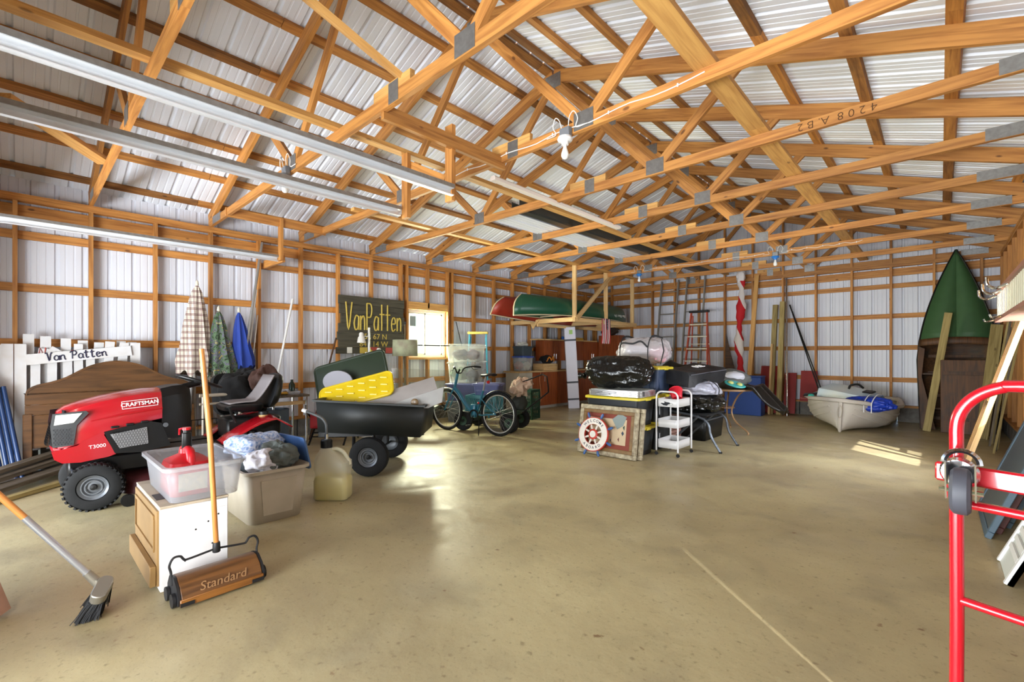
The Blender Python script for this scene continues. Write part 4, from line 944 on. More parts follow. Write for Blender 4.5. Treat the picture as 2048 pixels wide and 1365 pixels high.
t = thing('blue_grey_drum','blue grey plastic drum under the work table','drum',(-6.70,2.40,0)); MB().lathe([(0,.0),(.15,.0),(.165,.02),(.17,.5),(.175,.52),(.16,.53),(.155,.5),(.0,.5)],24).build('drum_body',M('slate_plastic','#4c5a66',.5),t)
# red sling chair
RSL = M('red_sling','#9c1018',.7,0,var=.15,vs=10)
t = thing('red_chair','red fabric folding chair with black frame by the work table','chair',(-6.42,3.05,0),43)
b = MB(); b.grid(lambda u,v: ((u-.5)*.46,.30+.22*v-.05*math.sin(v*PI),.44+v*.60),8,10); b.build('backrest',RSL,t,solid=.01)
b = MB(); b.grid(lambda u,v: ((u-.5)*.46,-.16+v*.45,.45-.05*math.sin(v*PI)),8,8); b.build('seat',RSL,t,solid=.01)
b = MB(); b.grid(lambda u,v: ((u-.5)*.44,-.17,.24+v*.20),6,4); b.build('valance',RSL,t,solid=.008)
for x in (-.245,.245):
    MB().tube([(x,.56,1.06),(x,.28,.45),(x,-.17,.0)],.014,8).build('frame_tube',BLKM,t); MB().tube([(x,-.18,.45),(x,.45,.0)],.014,8).build('leg',BLKM,t)
for z in (.10,.16,.22): MB().tube([(-.24,-.05,z),(.24,-.05,z)],.010,6).build('stretcher',BLKM,t)
# floor lumber beside the mower
for i,(a,b_,w,h,l) in enumerate((((-5.75,-.56,.03),(-7.0,.55,.10),.14,.04,'weathered plank lying on the floor in front of the headboard'),((-5.95,-.58,.08),(-7.05,.42,.17),.14,.04,'weathered plank lying over another plank by the headboard'),((-6.2,-.55,.02),(-7.1,.30,.03),.09,.04,'narrow weathered board lying nearest the white fence'),((-5.62,-.40,.02),(-6.7,.72,.03),.06,.035,'slim pale board lying nearest the mower wheel'),((-6.0,-.56,.135),(-7.0,.30,.23),.10,.035,'grey top board of the plank pile by the fence'))):
    tag(board('old_plank',a,b_,w,h,OLDW if i != 3 else TREAT),l,'plank')
NAVY = M('navy_tube','#1a3560',.3,.1)
for i in range(5): pole('blue_tube','dark blue metal tube leaning in the corner beside the white fence','tube',(-6.72-.02*i,.02-.045*i,.0),(-6.98,-.12-.05*i,.95+.07*(i%3)),.020,NAVY,group='blue tubes beside the fence')
tag(board('leaning_board',(-3.335,-.06,.02),(-3.46,-.30,.9),.07,.03,M('pinkish_board','#b08a78',.6,0,var=.3,vs=9)),'narrow board edge leaning at the front doorway','board')
tag(board('brown_plywood_sheet',(-7.26,-.36,.0),(-7.29,-.36,1.25),.30,.02,DARKW),'dark brown plywood leaning behind the blue tubes','plywood')
# big wooden name sign
SGW = wood('sign_plank','#4e4a3a','#322f24',.3,.8,rnd=.12)
t = thing('wooden_sign','large dark plank sign with yellow painted name and coordinates','sign',(-7.26,0,0))
zs = [2.27,2.12,1.96,1.80,1.66,1.52,1.40,1.29]
for i in range(7): board('plank',(0,3.58+.02*(i%3)-(.04 if i > 3 else 0),(zs[i]+zs[i+1])/2),(0,4.84-.02*(i%2),(zs[i]+zs[i+1])/2),.04,zs[i]-zs[i+1]-.004,SGW,t)
YEL = M('sign_yellow','#c9b04e',.7,0,var=.2,vs=9); GS = {'V':[[(0,1),(.22,0),(.52,1)]],'a':[[(.42,.48),(.2,.52),(.04,.25),(.15,0),(.38,.1),(.44,.5),(.44,0)]],'n':[[(.05,.52),(.05,0)],[(.05,.35),(.25,.52),(.4,.4),(.4,0)]],'P':[[(.05,0),(.05,1)],[(.05,1),(.4,.98),(.5,.75),(.38,.5),(.05,.48)]],'t':[[(.2,1),(.2,0)],[(0,.62),(.45,.62)]],'e':[[(.05,.28),(.4,.3),(.36,.5),(.15,.5),(.03,.25),(.15,0),(.42,.08)]]}
strokes(t,'VanPatten',FR((.022,3.70,1.70),(0,1,0)) @ Matrix.Rotation(R(90),4,'X'),.46,.45,.013,YEL,True,GS,.56)
for s_,z in (('45 . 67 N',1.585),('84 . 14 W',1.455)): text('coordinates',s_,.135,YEL,t,FR((.021,4.22,z),(0,1,0)) @ Matrix.Rotation(R(90),4,'X'),.001)
for y0,y1,m_,nm in ((3.72,3.81,M('cream_card','#d2cfc4',.6),'card'),(3.95,4.09,YEL,'yellow_block'),(4.45,4.60,REDP,'red_block'),(4.66,4.74,YEL,'yellow_block')): MB().bb(.020,.024,y0,y1,1.30,1.40).build(nm,m_,t)
MB().add([(.0215,4.12,1.30),(.0215,4.12,1.40),(.0215,4.24,1.30)],[(0,1,2)]).build('yellow_triangle',YEL,t); MB().add([(.0215,4.12,1.405),(.0215,4.30,1.405),(.0215,4.30,1.30),(.0215,4.25,1.30)],[(0,1,2,3)]).build('red_triangle',REDP,t)
# lamp stand and shade in front of the sign
LAMPW = M('white_enamel','#d6d4cc',.35)
t = thing('floor_lamp','white adjustable lamp on a pole in front of the wooden sign','lamp',(-6.55,3.73,0))
MB().lathe([(0,0),(.14,0),(.14,.015),(.02,.03),(0,.03)],20).build('base',LAMPW,t); MB().tube([(0,0,.02),(0,0,1.70)],.016,10).build('pole',LAMPW,t)
MB().tube([(0,.0,1.56),(0,-.1,1.56)],.008,6).build('arm',LAMPW,t); MB().lathe([(.02,.16),(.035,.14),(.035,.10),(.05,.08),(.065,.0),(.06,.0),(.03,.1)],18,T((0,-.13,1.46))).build('lamp_head',LAMPW,t); MB().box((0,.05,1.30),(.03,.22,.03)).build('clamp',LAMPW,t); MB().lathe([(.03,0),(.04,.03),(.03,.09),(.02,.1)],14,T((0,.17,1.28))).build('lamp_socket',LAMPW,t)
t = thing('table_lamp','tall lamp with a pale flowered drum shade beside the window','lamp',(-6.5,4.36,0))
MB().lathe([(0,0),(.13,0),(.13,.02),(.02,.04),(0,.04)],20).build('base',BLKM,t); MB().tube([(0,0,.03),(0,0,1.78)],.010,8).build('pole',M('tarnished_brass','#6d6650',.4,.6),t)
b = MB(); b.lathe([(.205,0),(.20,.27)],32,T((0,0,1.25)),cap=False); b.build('shade',M('flowered_shade','#b3ba98',.8,0,var=.5,vs=8,col2='#7a5a5a'),t,solid=.004)
MB().lathe([(0,0),(.014,.01),(.014,.05),(0,.06)],10,T((0,0,1.77))).build('finial',BLKM,t)
pole('curtain_rod','dark curtain rod lying from the lampshade across the window','rod',atd(836,691,7.75),atd(898,692,8.4),.010,BLKM)
t = thing('glass_sheet','clear glass sheet standing behind the dump cart','glass',(0,0,0)); P_ = [atd(782,737,6.9),atd(898,741,7.6),atd(896,800,7.6),atd(786,800,6.9)]; P_ = [Vector((p.x,p.y,max(p.z,.46))) for p in P_]
o = MB(); n_ = (P_[1]-P_[0]).cross(P_[2]-P_[0]).normalized()*.003; o.add([p+n_ for p in P_]+[p-n_ for p in P_],[(0,1,2,3),(7,6,5,4),(0,1,5,4),(1,2,6,5),(2,3,7,6),(3,0,4,7)]); o.build('pane',glass('green_glass_sheet','#b9c4a4',.10,.05),t)
t = thing('added_bench','low grey green bench added to hold up the glass sheet','bench',(-6.32,4.12,0),43); board('bench_top',(-.62,0,.44),(.62,0,.44),.30,.035,M('grey_green_paint','#73806a',.6,0,var=.3,vs=7),t)  # invented bench, added only to support the glass sheet
for x in (-.42,.30): MB().bb(x-.03,x+.03,-.12,.12,0,.42).build('leg',M('grey_green_paint','#73806a',.6),t)

# ============================================================ BICYCLE AND WAGON
TEAL = M('teal_paint','#1d6f8c',.3,0,coat=.5)
def bicycle():
    t = thing('bicycle','teal step through bicycle with black saddle and wide handlebar','bicycle',(-5.05,5.10,0),188.4); r = .345
    rimm = M('bike_rim','#c9c9c4',.35,.5); SP = M('spoke','#b8b8b8',.3,.8)
    for x in (0,1.09):
        w = MB(); w.tube([(x+.325*math.cos(2*PI*i/40),0,r+.325*math.sin(2*PI*i/40)) for i in range(40)],.024,8,closed=True); w.build('tyre',RUB,t)
        w = MB(); w.tube([(x+.296*math.cos(2*PI*i/40),0,r+.296*math.sin(2*PI*i/40)) for i in range(40)],.008,6,closed=True,flat=1.4); w.build('rim',rimm,t)
        for i in range(28):
            a = 2*PI*i/28; w = MB().tube([(x+.03*math.cos(a+(1 if i%2 else -1)*1.2),.02*(1 if i%4 < 2 else -1),r+.03*math.sin(a+(1 if i%2 else -1)*1.2)),(x+.294*math.cos(a),0,r+.294*math.sin(a))],.0013,4); w.build('spoke',SP,t)
        MB().tube([(x,-.05,r),(x,.05,r)],.024,10).build('hub',BLKM,t)
    BB = (.45,0,.30); HT,HB = (.86,0,.90),(.91,0,.72)
    MB().tube(spline([HB,(.80,0,.62),(.66,0,.45),BB],4),[.034]*13,10,flat=1).build('down_tube',TEAL,t)
    MB().tube([(.845,0,.96),(.86,0,.90),(.915,0,.70)],.024,10).build('head_tube',TEAL,t)
    MB().tube([BB,(.30,0,.70)],.019,10).build('seat_tube',TEAL,t); MB().tube([(.30,0,.70),(.25,0,.93)],.013,8).build('seat_post',ALU,t)
    for s_ in (-1,1):
        MB().tube([BB,(.30,s_*.05,.31),(0,s_*.07,r)],.011,8).build('chain_stay',TEAL,t); MB().tube([(.34,s_*.02,.58),(.2,s_*.055,.48),(0,s_*.07,r)],.009,8).build('seat_stay',TEAL,t)
        MB().tube([(.915,s_*.03,.70),(.95,s_*.05,.62),(1.09,s_*.055,r)],.012,8).build('fork_blade',TEAL,t)
    MB().box((.50,0,.36),(.12,.07,.22),Matrix.Identity(4)).build('motor_cover',TEAL,t,bev=.03,seg=2)
    MB().tube([(.84,0,.96),(.80,0,1.03)],.016,8).build('stem',BLKM,t)
    MB().tube(spline([(.62,-.34,1.06),(.70,-.25,1.075),(.79,-.12,1.05),(.81,-.06,.98),(.81,0,.965),(.81,.06,.98),(.79,.12,1.05),(.70,.25,1.075),(.62,.34,1.06)],5),.012,8).build('handlebar',BLKM,t)
    for s_ in (-1,1):
        MB().tube([(.62,s_*.34,1.06),(.70,s_*.24,1.076)],.017,8).build('grip',BLK,t); MB().tube([(.72,s_*.2,1.06),(.72,s_*.27,1.02),(.68,s_*.33,1.03)],.005,6).build('brake_lever',BLKM,t)
        MB().tube(spline([(.73,s_*.2,1.05),(.86,s_*.16,1.0),(.93,s_*.05,.86),(.92,s_*.03,.72)],5),.003,5).build('brake_cable',BLKM,t)
    b = MB(); rings = []
    for x,hw,z in ((.08,.075,.955),(.12,.085,.965),(.2,.075,.955),(.28,.035,.945),(.34,.018,.94)): rings.append([(x,hw*math.cos(a),z+.022*math.sin(a)) for a in (2*PI*k/12 for k in range(12))])
    b.ring(rings); b.build('saddle',BLK,t)
    MB().sphere((.20,.0,.84),.028,10,8).build('reflector',M('red_reflector','#c01a18',.2),t); MB().sphere((.36,.05,.50),.018,8,6).build('reflector',M('red_reflector','#c01a18',.2),t)
    MB().lathe([(.07,-.003),(.095,-.003),(.095,.003),(.07,.003)],24,T((.45,.06,.30),(90,0,0)),cap=False).build('chainring',BLKM,t)
    MB().tube([(.45,.07,.30),(.50,.09,.14)],.008,8).build('crank',BLKM,t); MB().tube([(.45,-.07,.30),(.40,-.09,.46)],.008,8).build('crank',BLKM,t)
    for x,y,z in ((.50,.13,.14),(.40,-.13,.46)): MB().box((x,y,z),(.08,.07,.022)).build('pedal',BLK,t,bev=.004)
    MB().tube([(.30,.11,.28),(.24,.2,.01)],.008,6).build('kickstand',BLKM,t)
    MB().tube(arc((1.09,0,r),.365,35,150,12),.022,8,flat=.5).build('front_mudguard',M('pale_mudguard','#a8aaa6',.4),t); MB().tube(arc((0,0,r),.365,20,130,12),.024,8,flat=.5).build('rear_mudguard',BLK,t)
    MC = T((1.14,.17,.62),(0,-33,0)); MB().bb(-.13,.13,-.02,.02,-.07,.07,MC).build('framed_glass',glass('framed_glass_clear','#9fb5a4',.35,.1),t)  # framed glass at the end of the cart's board, parented to the bicycle
    for s_ in (-1,1): MB().beam(MC @ Vector((-.13,.02,s_*.07)),MC @ Vector((.13,.02,s_*.07)),.01,.01).build('framed_glass_edge',M('glass_edge_green','#6d8c78',.4),t)
    MB().tube([(1.09,.05,.345),(1.12,.15,.56)],.005,6).build('glass_stay',BLKM,t)
    return t
bicycle()
GW = M('wagon_green','#2c4a38',.5); MESH = M('turquoise_crate','#4e8a94',.5)
t = thing('garden_wagon','green garden wagon with black tyres behind the bicycle','wagon',(-5.62,5.52,0),23)
MB().bb(-.52,.52,-.22,.22,.28,.31).build('bed',GW,t,bev=.006)
for x in (-.40,.42):
    MB().tube([(x,-.26,.17),(x,.26,.17)],.012,8).build('axle',BLKM,t)
    for s_ in (-1,1): wheel(t,(x,s_*.29,.165),(0,s_,0),.165,.09,.075,GW,0,n=24)
    for s_ in (-1,1): MB().tube([(x,s_*.16,.17),(x,s_*.16,.29)],.014,8).build('bracket',BLKM,t)
hd_ = spline([(.55,0,.30),(.70,0,.42),(1.0,0,.66)],4)
MB().tube(hd_,.012,8).build('pull_bar',BLKM,t); MB().tube([(1.0,-.0,.66),(1.02,-.08,.74),(1.0,-.1,.92),(.9,0,.95),(.5,.05,.80)],.012,8).build('handle_loop',BLKM,t)
def crate(name,label,loc,rz,w,d,h,mat,n=9):
    t = thing(name,label,'crate',loc,rz); bt = .012
    MB().bb(-w/2,w/2,-d/2,d/2,0,.01).build('crate_floor',mat,t)
    for ax,s_ in (('x',-1),('x',1),('y',-1),('y',1)):
        b = MB(); L_ = w if ax == 'y' else d; o = (d if ax == 'y' else w)/2*s_
        X = T((0,o,0)) if ax == 'y' else T((o,0,0),(0,0,90))
        b.bb(-L_/2,L_/2,-.006,.006,h-.05,h,X); b.bb(-L_/2,L_/2,-.006,.006,.0,.03,X)
        for e in (-1,1): b.bb(e*L_/2-.02,e*L_/2+.02,-.008,.008,0,h,X)
        k = max(5,int(L_/.035))
        for i in range(k): b.beam(X @ Vector((-L_/2+i*L_/k,0,.03)),X @ Vector((-L_/2+(i+1)*L_/k,0,h-.05)),.006,.008); b.beam(X @ Vector((-L_/2+(i+1)*L_/k,0,.03)),X @ Vector((-L_/2+i*L_/k,0,h-.05)),.006,.008)
        b.build('crate_side',mat,t)
    return t
crate('lattice_crate','turquoise lattice crate on the garden wagon','',0,.1,.1,.1,MESH) if False else crate('lattice_crate','turquoise lattice crate on the garden wagon',(-5.75,5.46,.312),23,.52,.36,.27,MESH)
crate('milk_crate','dark green milk crate standing by the white cabinet',(-6.02,6.92,.0),15,.33,.33,.29,M('dark_green_crate','#1f4534',.5)); crate('milk_crate','dark green milk crate stacked on the other green crate',(-6.02,6.92,.292),12,.33,.33,.29,M('dark_green_crate','#1f4534',.5))
PURP = M('slate_purple_tote','#5a5f8c',.45)
def tote(name,label,loc,rz,w,d,h,mat,lid=None,inset=.04,cat='tote',group=None,fill=None,lidh=.035,sticker=None,ribs=True):
    t = thing(name,label,cat,loc,rz,group); rg = lambda w_,d_,z: [(p[0],p[1],z) for p in rrect(w_,d_,.04,4)]
    if fill is None:
        b = MB(); b.ring([rg(w-2*inset,d-2*inset,.002),rg(w-.04,d-.04,h-lidh)],True); b.build('tote_body',mat,t)
    else:
        b = MB(); b.ring([rg(w-2*inset,d-2*inset,.002),rg(w-.04,d-.04,h-lidh)],False); b.add(rg(w-2*inset,d-2*inset,.002),[tuple(range(20))]); b.build('tote_body',mat,t,solid=.003)
        for k,(mt,cx,cy,cz,rx,ry,rz_) in enumerate(fill): blob((cx,cy,cz),(rx,ry,rz_),.3,k+len(label),20,12,3).build('contents',mt,t)
    b = MB(); b.ring([rg(w-.02,d-.02,h-lidh),rg(w,d,h-lidh),rg(w,d,h-.008),rg(w-.02,d-.02,h-.002)],True); b.build('lid',lid or mat,t)
    MB().ring([rg(w-.09,d-.09,h-.002),rg(w-.10,d-.10,h+.006)],True).build('lid_panel',lid or mat,t)
    if ribs and fill is None:
        for s_ in (-1,1):
            for i in range(3):
                x = (i-1)*w*.27; MB().bb(x-.045,x+.045,s_*(d/2-.035)-.006,s_*(d/2-.035)+.006,.06,h-lidh-.03).build('rib',mat,t,bev=.004)
            MB().bb(s_*(w/2-.035)-.006,s_*(w/2-.035)+.006,-d*.28,d*.28,.06,h-lidh-.03).build('rib',mat,t,bev=.004)
    for s_ in (-1,1): MB().box((s_*(w/2),0,h-.03),(.02,.12,.03)).build('latch',lid or mat,t,bev=.004)
    if sticker: MB().bb(w/2-.016-inset*.35,w/2-.012-inset*.35,sticker[0],sticker[1],sticker[2],sticker[3]).build('label_sticker',M('white_label','#dfe0e0',.6,0,var=.5,vs=45,col2='#9a9aa0'),t)
    return t
DCL = M('dark_clothes','#4c4650',.9); LCL = M('pale_clothes','#a9b0a4',.9); GCL = M('green_clothes','#6d8c68',.9); CLR = glass('clear_tote','#d4d8d6',.27,.25)
tote('storage_tote','slate purple tote on the floor under the clear totes','',0,1,1,1,PURP) if False else None
tote('storage_tote','large grey tote at the base of the clear tote stack',(-6.66,5.82,0),23,.64,.46,.40,M('grey_tote','#6d747c',.5)); tote('storage_tote','slate purple tote carrying the clear totes',(-6.66,5.82,.408),23,.66,.46,.32,PURP)  # grey tote is added on the floor as a hidden support for the stack
tote('storage_tote','slate purple tote standing on the lattice crate',(-5.68,5.50,.586),23,.50,.34,.20,PURP)
tote('clear_tote','clear tote with green cloths in the middle of the stack',(-6.66,5.84,.736),23,.62,.45,.40,CLR,CLR,fill=[(GCL,-.12,0,.16,.16,.17,.13),(DCL,.14,0,.14,.12,.16,.12)])
tote('clear_tote','clear tote full of dark things on top of the stack',(-6.66,5.84,1.142),23,.66,.47,.33,CLR,CLR,fill=[(DCL,-.1,0,.13,.18,.17,.10),(M('purple_clothes','#6a4a58',.9),.14,.02,.13,.12,.16,.10)])
# blue step ladder behind the totes
def stepladder(name,label,loc,rz,hgt,w0,w1,rail,steps,top,nst,tilt,depthf=.28,rearmat=None):
    t = thing(name,label,'ladder',loc,rz)
    F0 = lambda s_,k: Vector((s_*(w0+(w1-w0)*k)/2,-depthf*(1-k),hgt*k))
    for s_ in (-1,1):
        board('rail',F0(s_,0),F0(s_,1),.065,.025,rail,t,up=(1,0,0)); board('rear_rail',(s_*w0*.42,depthf*.3,0),(s_*w1*.45,.04,hgt*.97),.04,.02,rearmat or rail,t,up=(1,0,0))
    for i in range(1,nst+1):
        k = i/(nst+1); a,b_ = F0(-1,k),F0(1,k); board('step',a,b_,.08,.025,steps,t)
    for i in range(1,nst,2):
        k = (i+.4)/(nst+1); board('rear_brace',(-w0*.42,depthf*.3*(1-k),hgt*k),(w0*.42,depthf*.3*(1-k),hgt*k),.02,.02,steps,t)
    MB().box((0,.0,hgt+.02),(w1+.08,.13,.05)).build('top_cap',top,t,bev=.008)
    for s_ in (-1,1): MB().tube([F0(s_,.45),(s_*w0*.4,depthf*.2,hgt*.45)],.006,6).build('spreader',steps,t)
    return t
stepladder('step_ladder','blue fibreglass step ladder with a yellow top behind the clear totes',(-6.95,6.42,0),40,1.70,.50,.34,M('teal_fibreglass','#3f93b0',.5),ALU,M('yellow_cap','#c4ae52',.5),5,0,.22)
# pinkish bag on the wagon
t = thing('cloth_bundle','pink beige cloth bundle tied up on the wagon','bundle',(-5.22,5.78,.32)); BEC = M('pink_beige_cloth','#b79a84',.9,0,bump=.4,bs=12)
blob((0,0,.14),(.14,.13,.14),.18,4,flat=.002).build('dark_bag',M('dark_grey_bag','#2f322e',.8),t); blob((0,0,.40),(.15,.13,.17),.45,6,40,26,3.4).build('wrapped_cloth',BEC,t,sub=1); blob((.10,.05,.47),(.13,.10,.10),.5,18,30,20,3.6).build('cloth_fold',BEC,t,sub=1); MB().tube(spline([(-.1,-.08,.5),(.0,-.14,.42),(.1,-.1,.5)]),.006,6).build('drawstring',M('rope','#b5ad9c',.9),t)
# ============================================================ CABINETS IN THE CORNER
ORW = wood('cherry_laminate','#9c4f22','#7c3a16',.0,.4,grain=.5,axis=2,rnd=.08); CABW = M('cream_cabinet','#c4beac',.5); HNDLM = M('brushed_handle','#c0c0bc',.3,.8)
def cabinet(name,label,x0,x1,y0,y1,z0,z1,mat,doors,drawers=0,face='x',kick=0,handles=True,hz=.6):
    t = thing(name,label,'cabinet',((x0+x1)/2,(y0+y1)/2,z0)); w,d,h = x1-x0,y1-y0,z1-z0
    MB().bb(-w/2,w/2-.02,-d/2,d/2,kick,h).build('body',mat,t) if face == 'x' else MB().bb(-w/2,w/2,-d/2+.02,d/2,kick,h).build('body',mat,t)
    if kick: MB().bb(-w/2,w/2-.06,-d/2+.01,d/2-.01,0,kick).build('toe_kick',M('kick_white','#a9a49a',.6),t)
    L_ = d if face == 'x' else w; k = L_/doors
    dz = .17 if drawers else 0
    for i in range(doors):
        a0,a1 = -L_/2+i*k+.003,-L_/2+(i+1)*k-.003
        for nm,b0,b1 in ([('drawer',h-dz+.003,h-.003)] if drawers else [])+[('door',kick+.003,h-dz-.003)]:
            o = (MB().bb(w/2-.02,w/2,a0,a1,b0,b1) if face == 'x' else MB().bb(a0,a1,-d/2,-d/2+.02,b0,b1)).build(nm,mat,t,bev=.002)
            if handles:
                s_ = a1-.04 if i%2 == 0 else a0+.04
                if nm == 'door': q = [(w/2+.02,s_,(b0+(b1-b0)*hz)-.06),(w/2+.02,s_,(b0+(b1-b0)*hz)+.06)] if face == 'x' else [(s_,-d/2-.02,(b0+(b1-b0)*hz)-.06),(s_,-d/2-.02,(b0+(b1-b0)*hz)+.06)]
                else: q = [(w/2+.02,(a0+a1)/2-.05,(b0+b1)/2),(w/2+.02,(a0+a1)/2+.05,(b0+b1)/2)]
                MB().tube(q,.006,6).build('handle',HNDLM,o)
    return t
cabinet('base_cabinet','cream base cabinet with drawer at the end of the worktop',-7.27,-6.85,7.58,8.03,0,.86,CABW,2,1,kick=.07,hz=.8)
for i in range(3): cabinet('base_cabinet',['cherry base cabinet next to the cream one','cherry base cabinet behind the leaning white box','cherry base cabinet nearest the corner'][i],-7.27,-6.85,8.04+i*.92,8.95+i*.92,0,.86,ORW,2,0,kick=.07,hz=.8)
o = board('worktop',(-7.07,7.55,.88),(-7.07,10.82,.88),.50,.035,PINE); tag(o,'pale wooden worktop over the corner base cabinets','worktop')
for i in range(3): cabinet('hanging_cabinet',['cherry wall cabinet above the worktop next to the tool bag','cherry wall cabinet above the worktop in the middle of the run','cherry wall cabinet above the worktop nearest the corner'][i],-7.29,-7.02,8.66+i*.84,9.49+i*.84,1.12,1.62,ORW,2,0,hz=.22)
cabinet('hanging_cabinet','taller cherry cabinet on the back wall corner',-7.0,-6.36,11.05,11.36,1.10,1.80,ORW,1,0,'y',handles=False)
o = board('shelf_board',(-7.15,8.45,1.64),(-7.15,11.0,1.64),.28,.03,PINE); tag(o,'long pale board laid along the tops of wall cabinets','board')
o = board('spirit_level',(-7.08,9.7,1.69),(-7.08,10.4,1.69),.03,.065,M('level_yellow','#c79a2a',.4)); tag(o,'yellow spirit level lying on top of wall cabinets','level')
t = thing('blue_tin','small blue tin on top of wall cabinets','tin',(-7.08,9.5,1.657)); MB().lathe([(0,0),(.04,0),(.04,.075),(.036,.08),(0,.08)],16).build('tin_body',M('blue_tin','#2c5fae',.4),t)
cloth('dark_bag','dark brown bag lying on the taller corner cabinet','bag',(-6.72,11.2,1.93),(.28,.14,.13),M('dark_brown_bag','#33241a',.8),21,.3,1.803)
tote('clear_tote','clear tote of toys with a blue lid on the worktop',(-7.05,7.92,.90),0,.38,.40,.34,CLR,M('blue_tote_lid','#3b55a4',.45),fill=[(M('pink_toy','#b98a80',.8),-.06,-.08,.11,.11,.1,.1),(M('cream_toy','#d2c6a6',.8),.05,.08,.11,.1,.1,.1),(GCL,-.05,.1,.15,.1,.08,.08)],cat='tote')
tote('fabric_basket','charcoal fabric basket stacked on the blue lidded tote',(-7.05,7.92,1.246),0,.36,.38,.22,M('charcoal_fabric','#39434a',.9),ribs=False,inset=.03,cat='basket')
cloth('white_rag','white rags on top of the charcoal basket','rag',(-7.05,7.90,1.50),(.14,.14,.07),M('white_rag','#cfcfc6',.9),23,.4,1.475)
t = thing('tool_bag','black and orange tool bag on the worktop','bag',(-7.02,8.75,1.06)); blob((0,0,.09),(.14,.20,.11),.25,5,flat=.002).build('bag_body',BLKC,t); MB().tube(spline([(.1,-.12,.05),(.13,-.05,.15),(.14,.02,.08),(.13,.1,.16),(.1,.16,.05)]),.018,8).build('orange_strap',M('orange_strap','#c9781c',.6),t)
t = thing('wooden_crate','small wooden crate under the tool bag','crate',(-7.02,8.68,.90)); 
for i in range(3): board('slat',(.16,-.24,.025+i*.05),(.16,.30,.025+i*.05),.015,.045,PINE,t); board('slat',(-.16,-.24,.025+i*.05),(-.16,.30,.025+i*.05),.015,.045,PINE,t)
for y in (-.24,.30): board('end_board',(-.16,y,.078),(.16,y,.078),.015,.15,PINE,t)
MB().bb(-.15,.15,-.23,.29,.148,.158).build('crate_top',PINE,t)
t = thing('extension_lead','thin orange extension lead hanging down the cabinet door','lead',(-6.83,8.25,0)); MB().tube(spline([(.0,.05,.86),(.01,.0,.7),(.012,.03,.45),(.012,.05,.25),(.012,-.02,.1)]),.006,6).build('lead',M('orange_lead','#c98a5a',.5),t)
# tall white box leaning on the canoe rack
WCB = M('white_carton','#d9d8e2',.6,0,var=.08,vs=4); t = thing('tall_carton','tall slim white carton bound with dark straps leaning under the canoe rack','carton',(-6.40,9.02,0),43,rot=(0,-3.2,40))
MB().bb(-.13,.13,-.11,.11,.0,1.93).build('carton',WCB,t,bev=.004)
for z in (.22,.62,1.62): b = MB(); b.bb(-.133,.133,-.113,.113,z-.022,z+.022); b.build('strap',M('dark_strap','#44464c',.5),t)
MB().bb(-.02,.06,-.115,-.111,1.76,1.86).build('sticker',M('green_sticker','#9cc46a',.6),t)

# ============================================================ BIN STACKS IN THE MIDDLE
BINB = M('black_bin','#1b1e22',.5,0,var=.15,vs=8,col2='#26292d'); BINN = M('navy_bin','#2c3c58',.5,0,var=.1,vs=8); YLID = M('yellow_bin_lid','#cdb92c',.45)
tote('storage_bin','black bin with yellow lid on the floor behind the picture frames',(-3.10,5.42,0),0,.80,.50,.365,BINB,YLID,.05,'bin',sticker=(-.12,.02,.10,.24)); tote('storage_bin','black bin with yellow lid under the folded aluminium table',(-3.10,5.42,.373),0,.80,.50,.365,BINB,YLID,.05,'bin',sticker=(-.12,.02,.08,.24))
for i in range(3): tote('storage_bin',['black bin at the bottom of the stack behind the white cart','black bin in the middle of the stack behind the white cart','navy bin with yellow lid under the clear zip bag'][i],(-3.12,5.99,.373*i),0,.80,.50,.365,BINB if i < 2 else BINN,YLID,.05,'bin',sticker=(-.15,-.03,.10,.24) if i < 2 else None)
ALB = M('bright_aluminium','#c9cbcc',.25,.85)
t = thing('folded_table','folded aluminium camp table lying on the black bin','table',(-3.06,5.40,.745),2)
MB().prism(rrect(.74,.50,.06,6),0,.075).build('frame',ALB,t); MB().prism(rrect(.70,.46,.05,6),.075,.08).build('panel',M('pale_panel','#b8bab8',.5),t)
for z in (.02,.038,.056): MB().tube([(p[0],p[1],z) for p in rrect(.742,.502,.06,6)],.004,6,closed=True).build('ridge',ALB,t)
for x in (-.2,.0): MB().tube([(x-.05,-.252,.025),(x-.05,-.262,.03),(x+.05,-.262,.05),(x+.05,-.252,.055)],.004,6).build('latch',CHROME,t)
for z in (.02,.04,.06): MB().lathe([(.004,0),(.009,0),(.009,.006),(.004,.006)],10,T((.371,-.15,z),(0,90,0)),cap=False).build('rivet',BLK,t)
BAG = M('black_polythene','#0b0c0b',.2,0,bump=1.0,bs=5,stretch=(3.5,3,1.2))
def bag(name,label,cat,c,r,mat,seed,amp,flat,rz=0,freq=3,extra=None):
    t = thing(name,label,cat,(c[0],c[1],flat),rz); cz = c[2]-flat
    def shape():
        off = Vector((seed*3.1,seed*1.7,seed)); b = MB()
        def fn(p):
            d = p-Vector((0,0,cz)); q = Vector((d.x/r[0],d.y/r[1],d.z/r[2])); m_ = max(abs(q.x),abs(q.y),abs(q.z)); k = 1+.28*(1-m_)          # boxier than a ball
            k *= 1+amp*(noise.noise(q*freq*.5+off)*1.1-abs(noise.noise(Vector((q.x*freq*2.2,q.y*freq*2.2,q.z*freq*.8))+off))*1.1-abs(noise.noise(Vector((q.x*freq*5,q.y*freq*5,q.z*freq*1.5))+off))*.5)
            w = Vector((0,0,cz))+d*k
            if w.z < .002: w.z = .002+(w.z)*.02
            return w
        return b.sphere((0,0,cz),r,72,40,None,fn)
    shape().build('bag_body',mat,t,sub=1); return t
bg = bag('rubbish_bag','big full black rubbish bag lying on the folded table','bag',(-3.10,5.38,1.05),(.47,.25,.225),BAG,3,.16,.826,4)
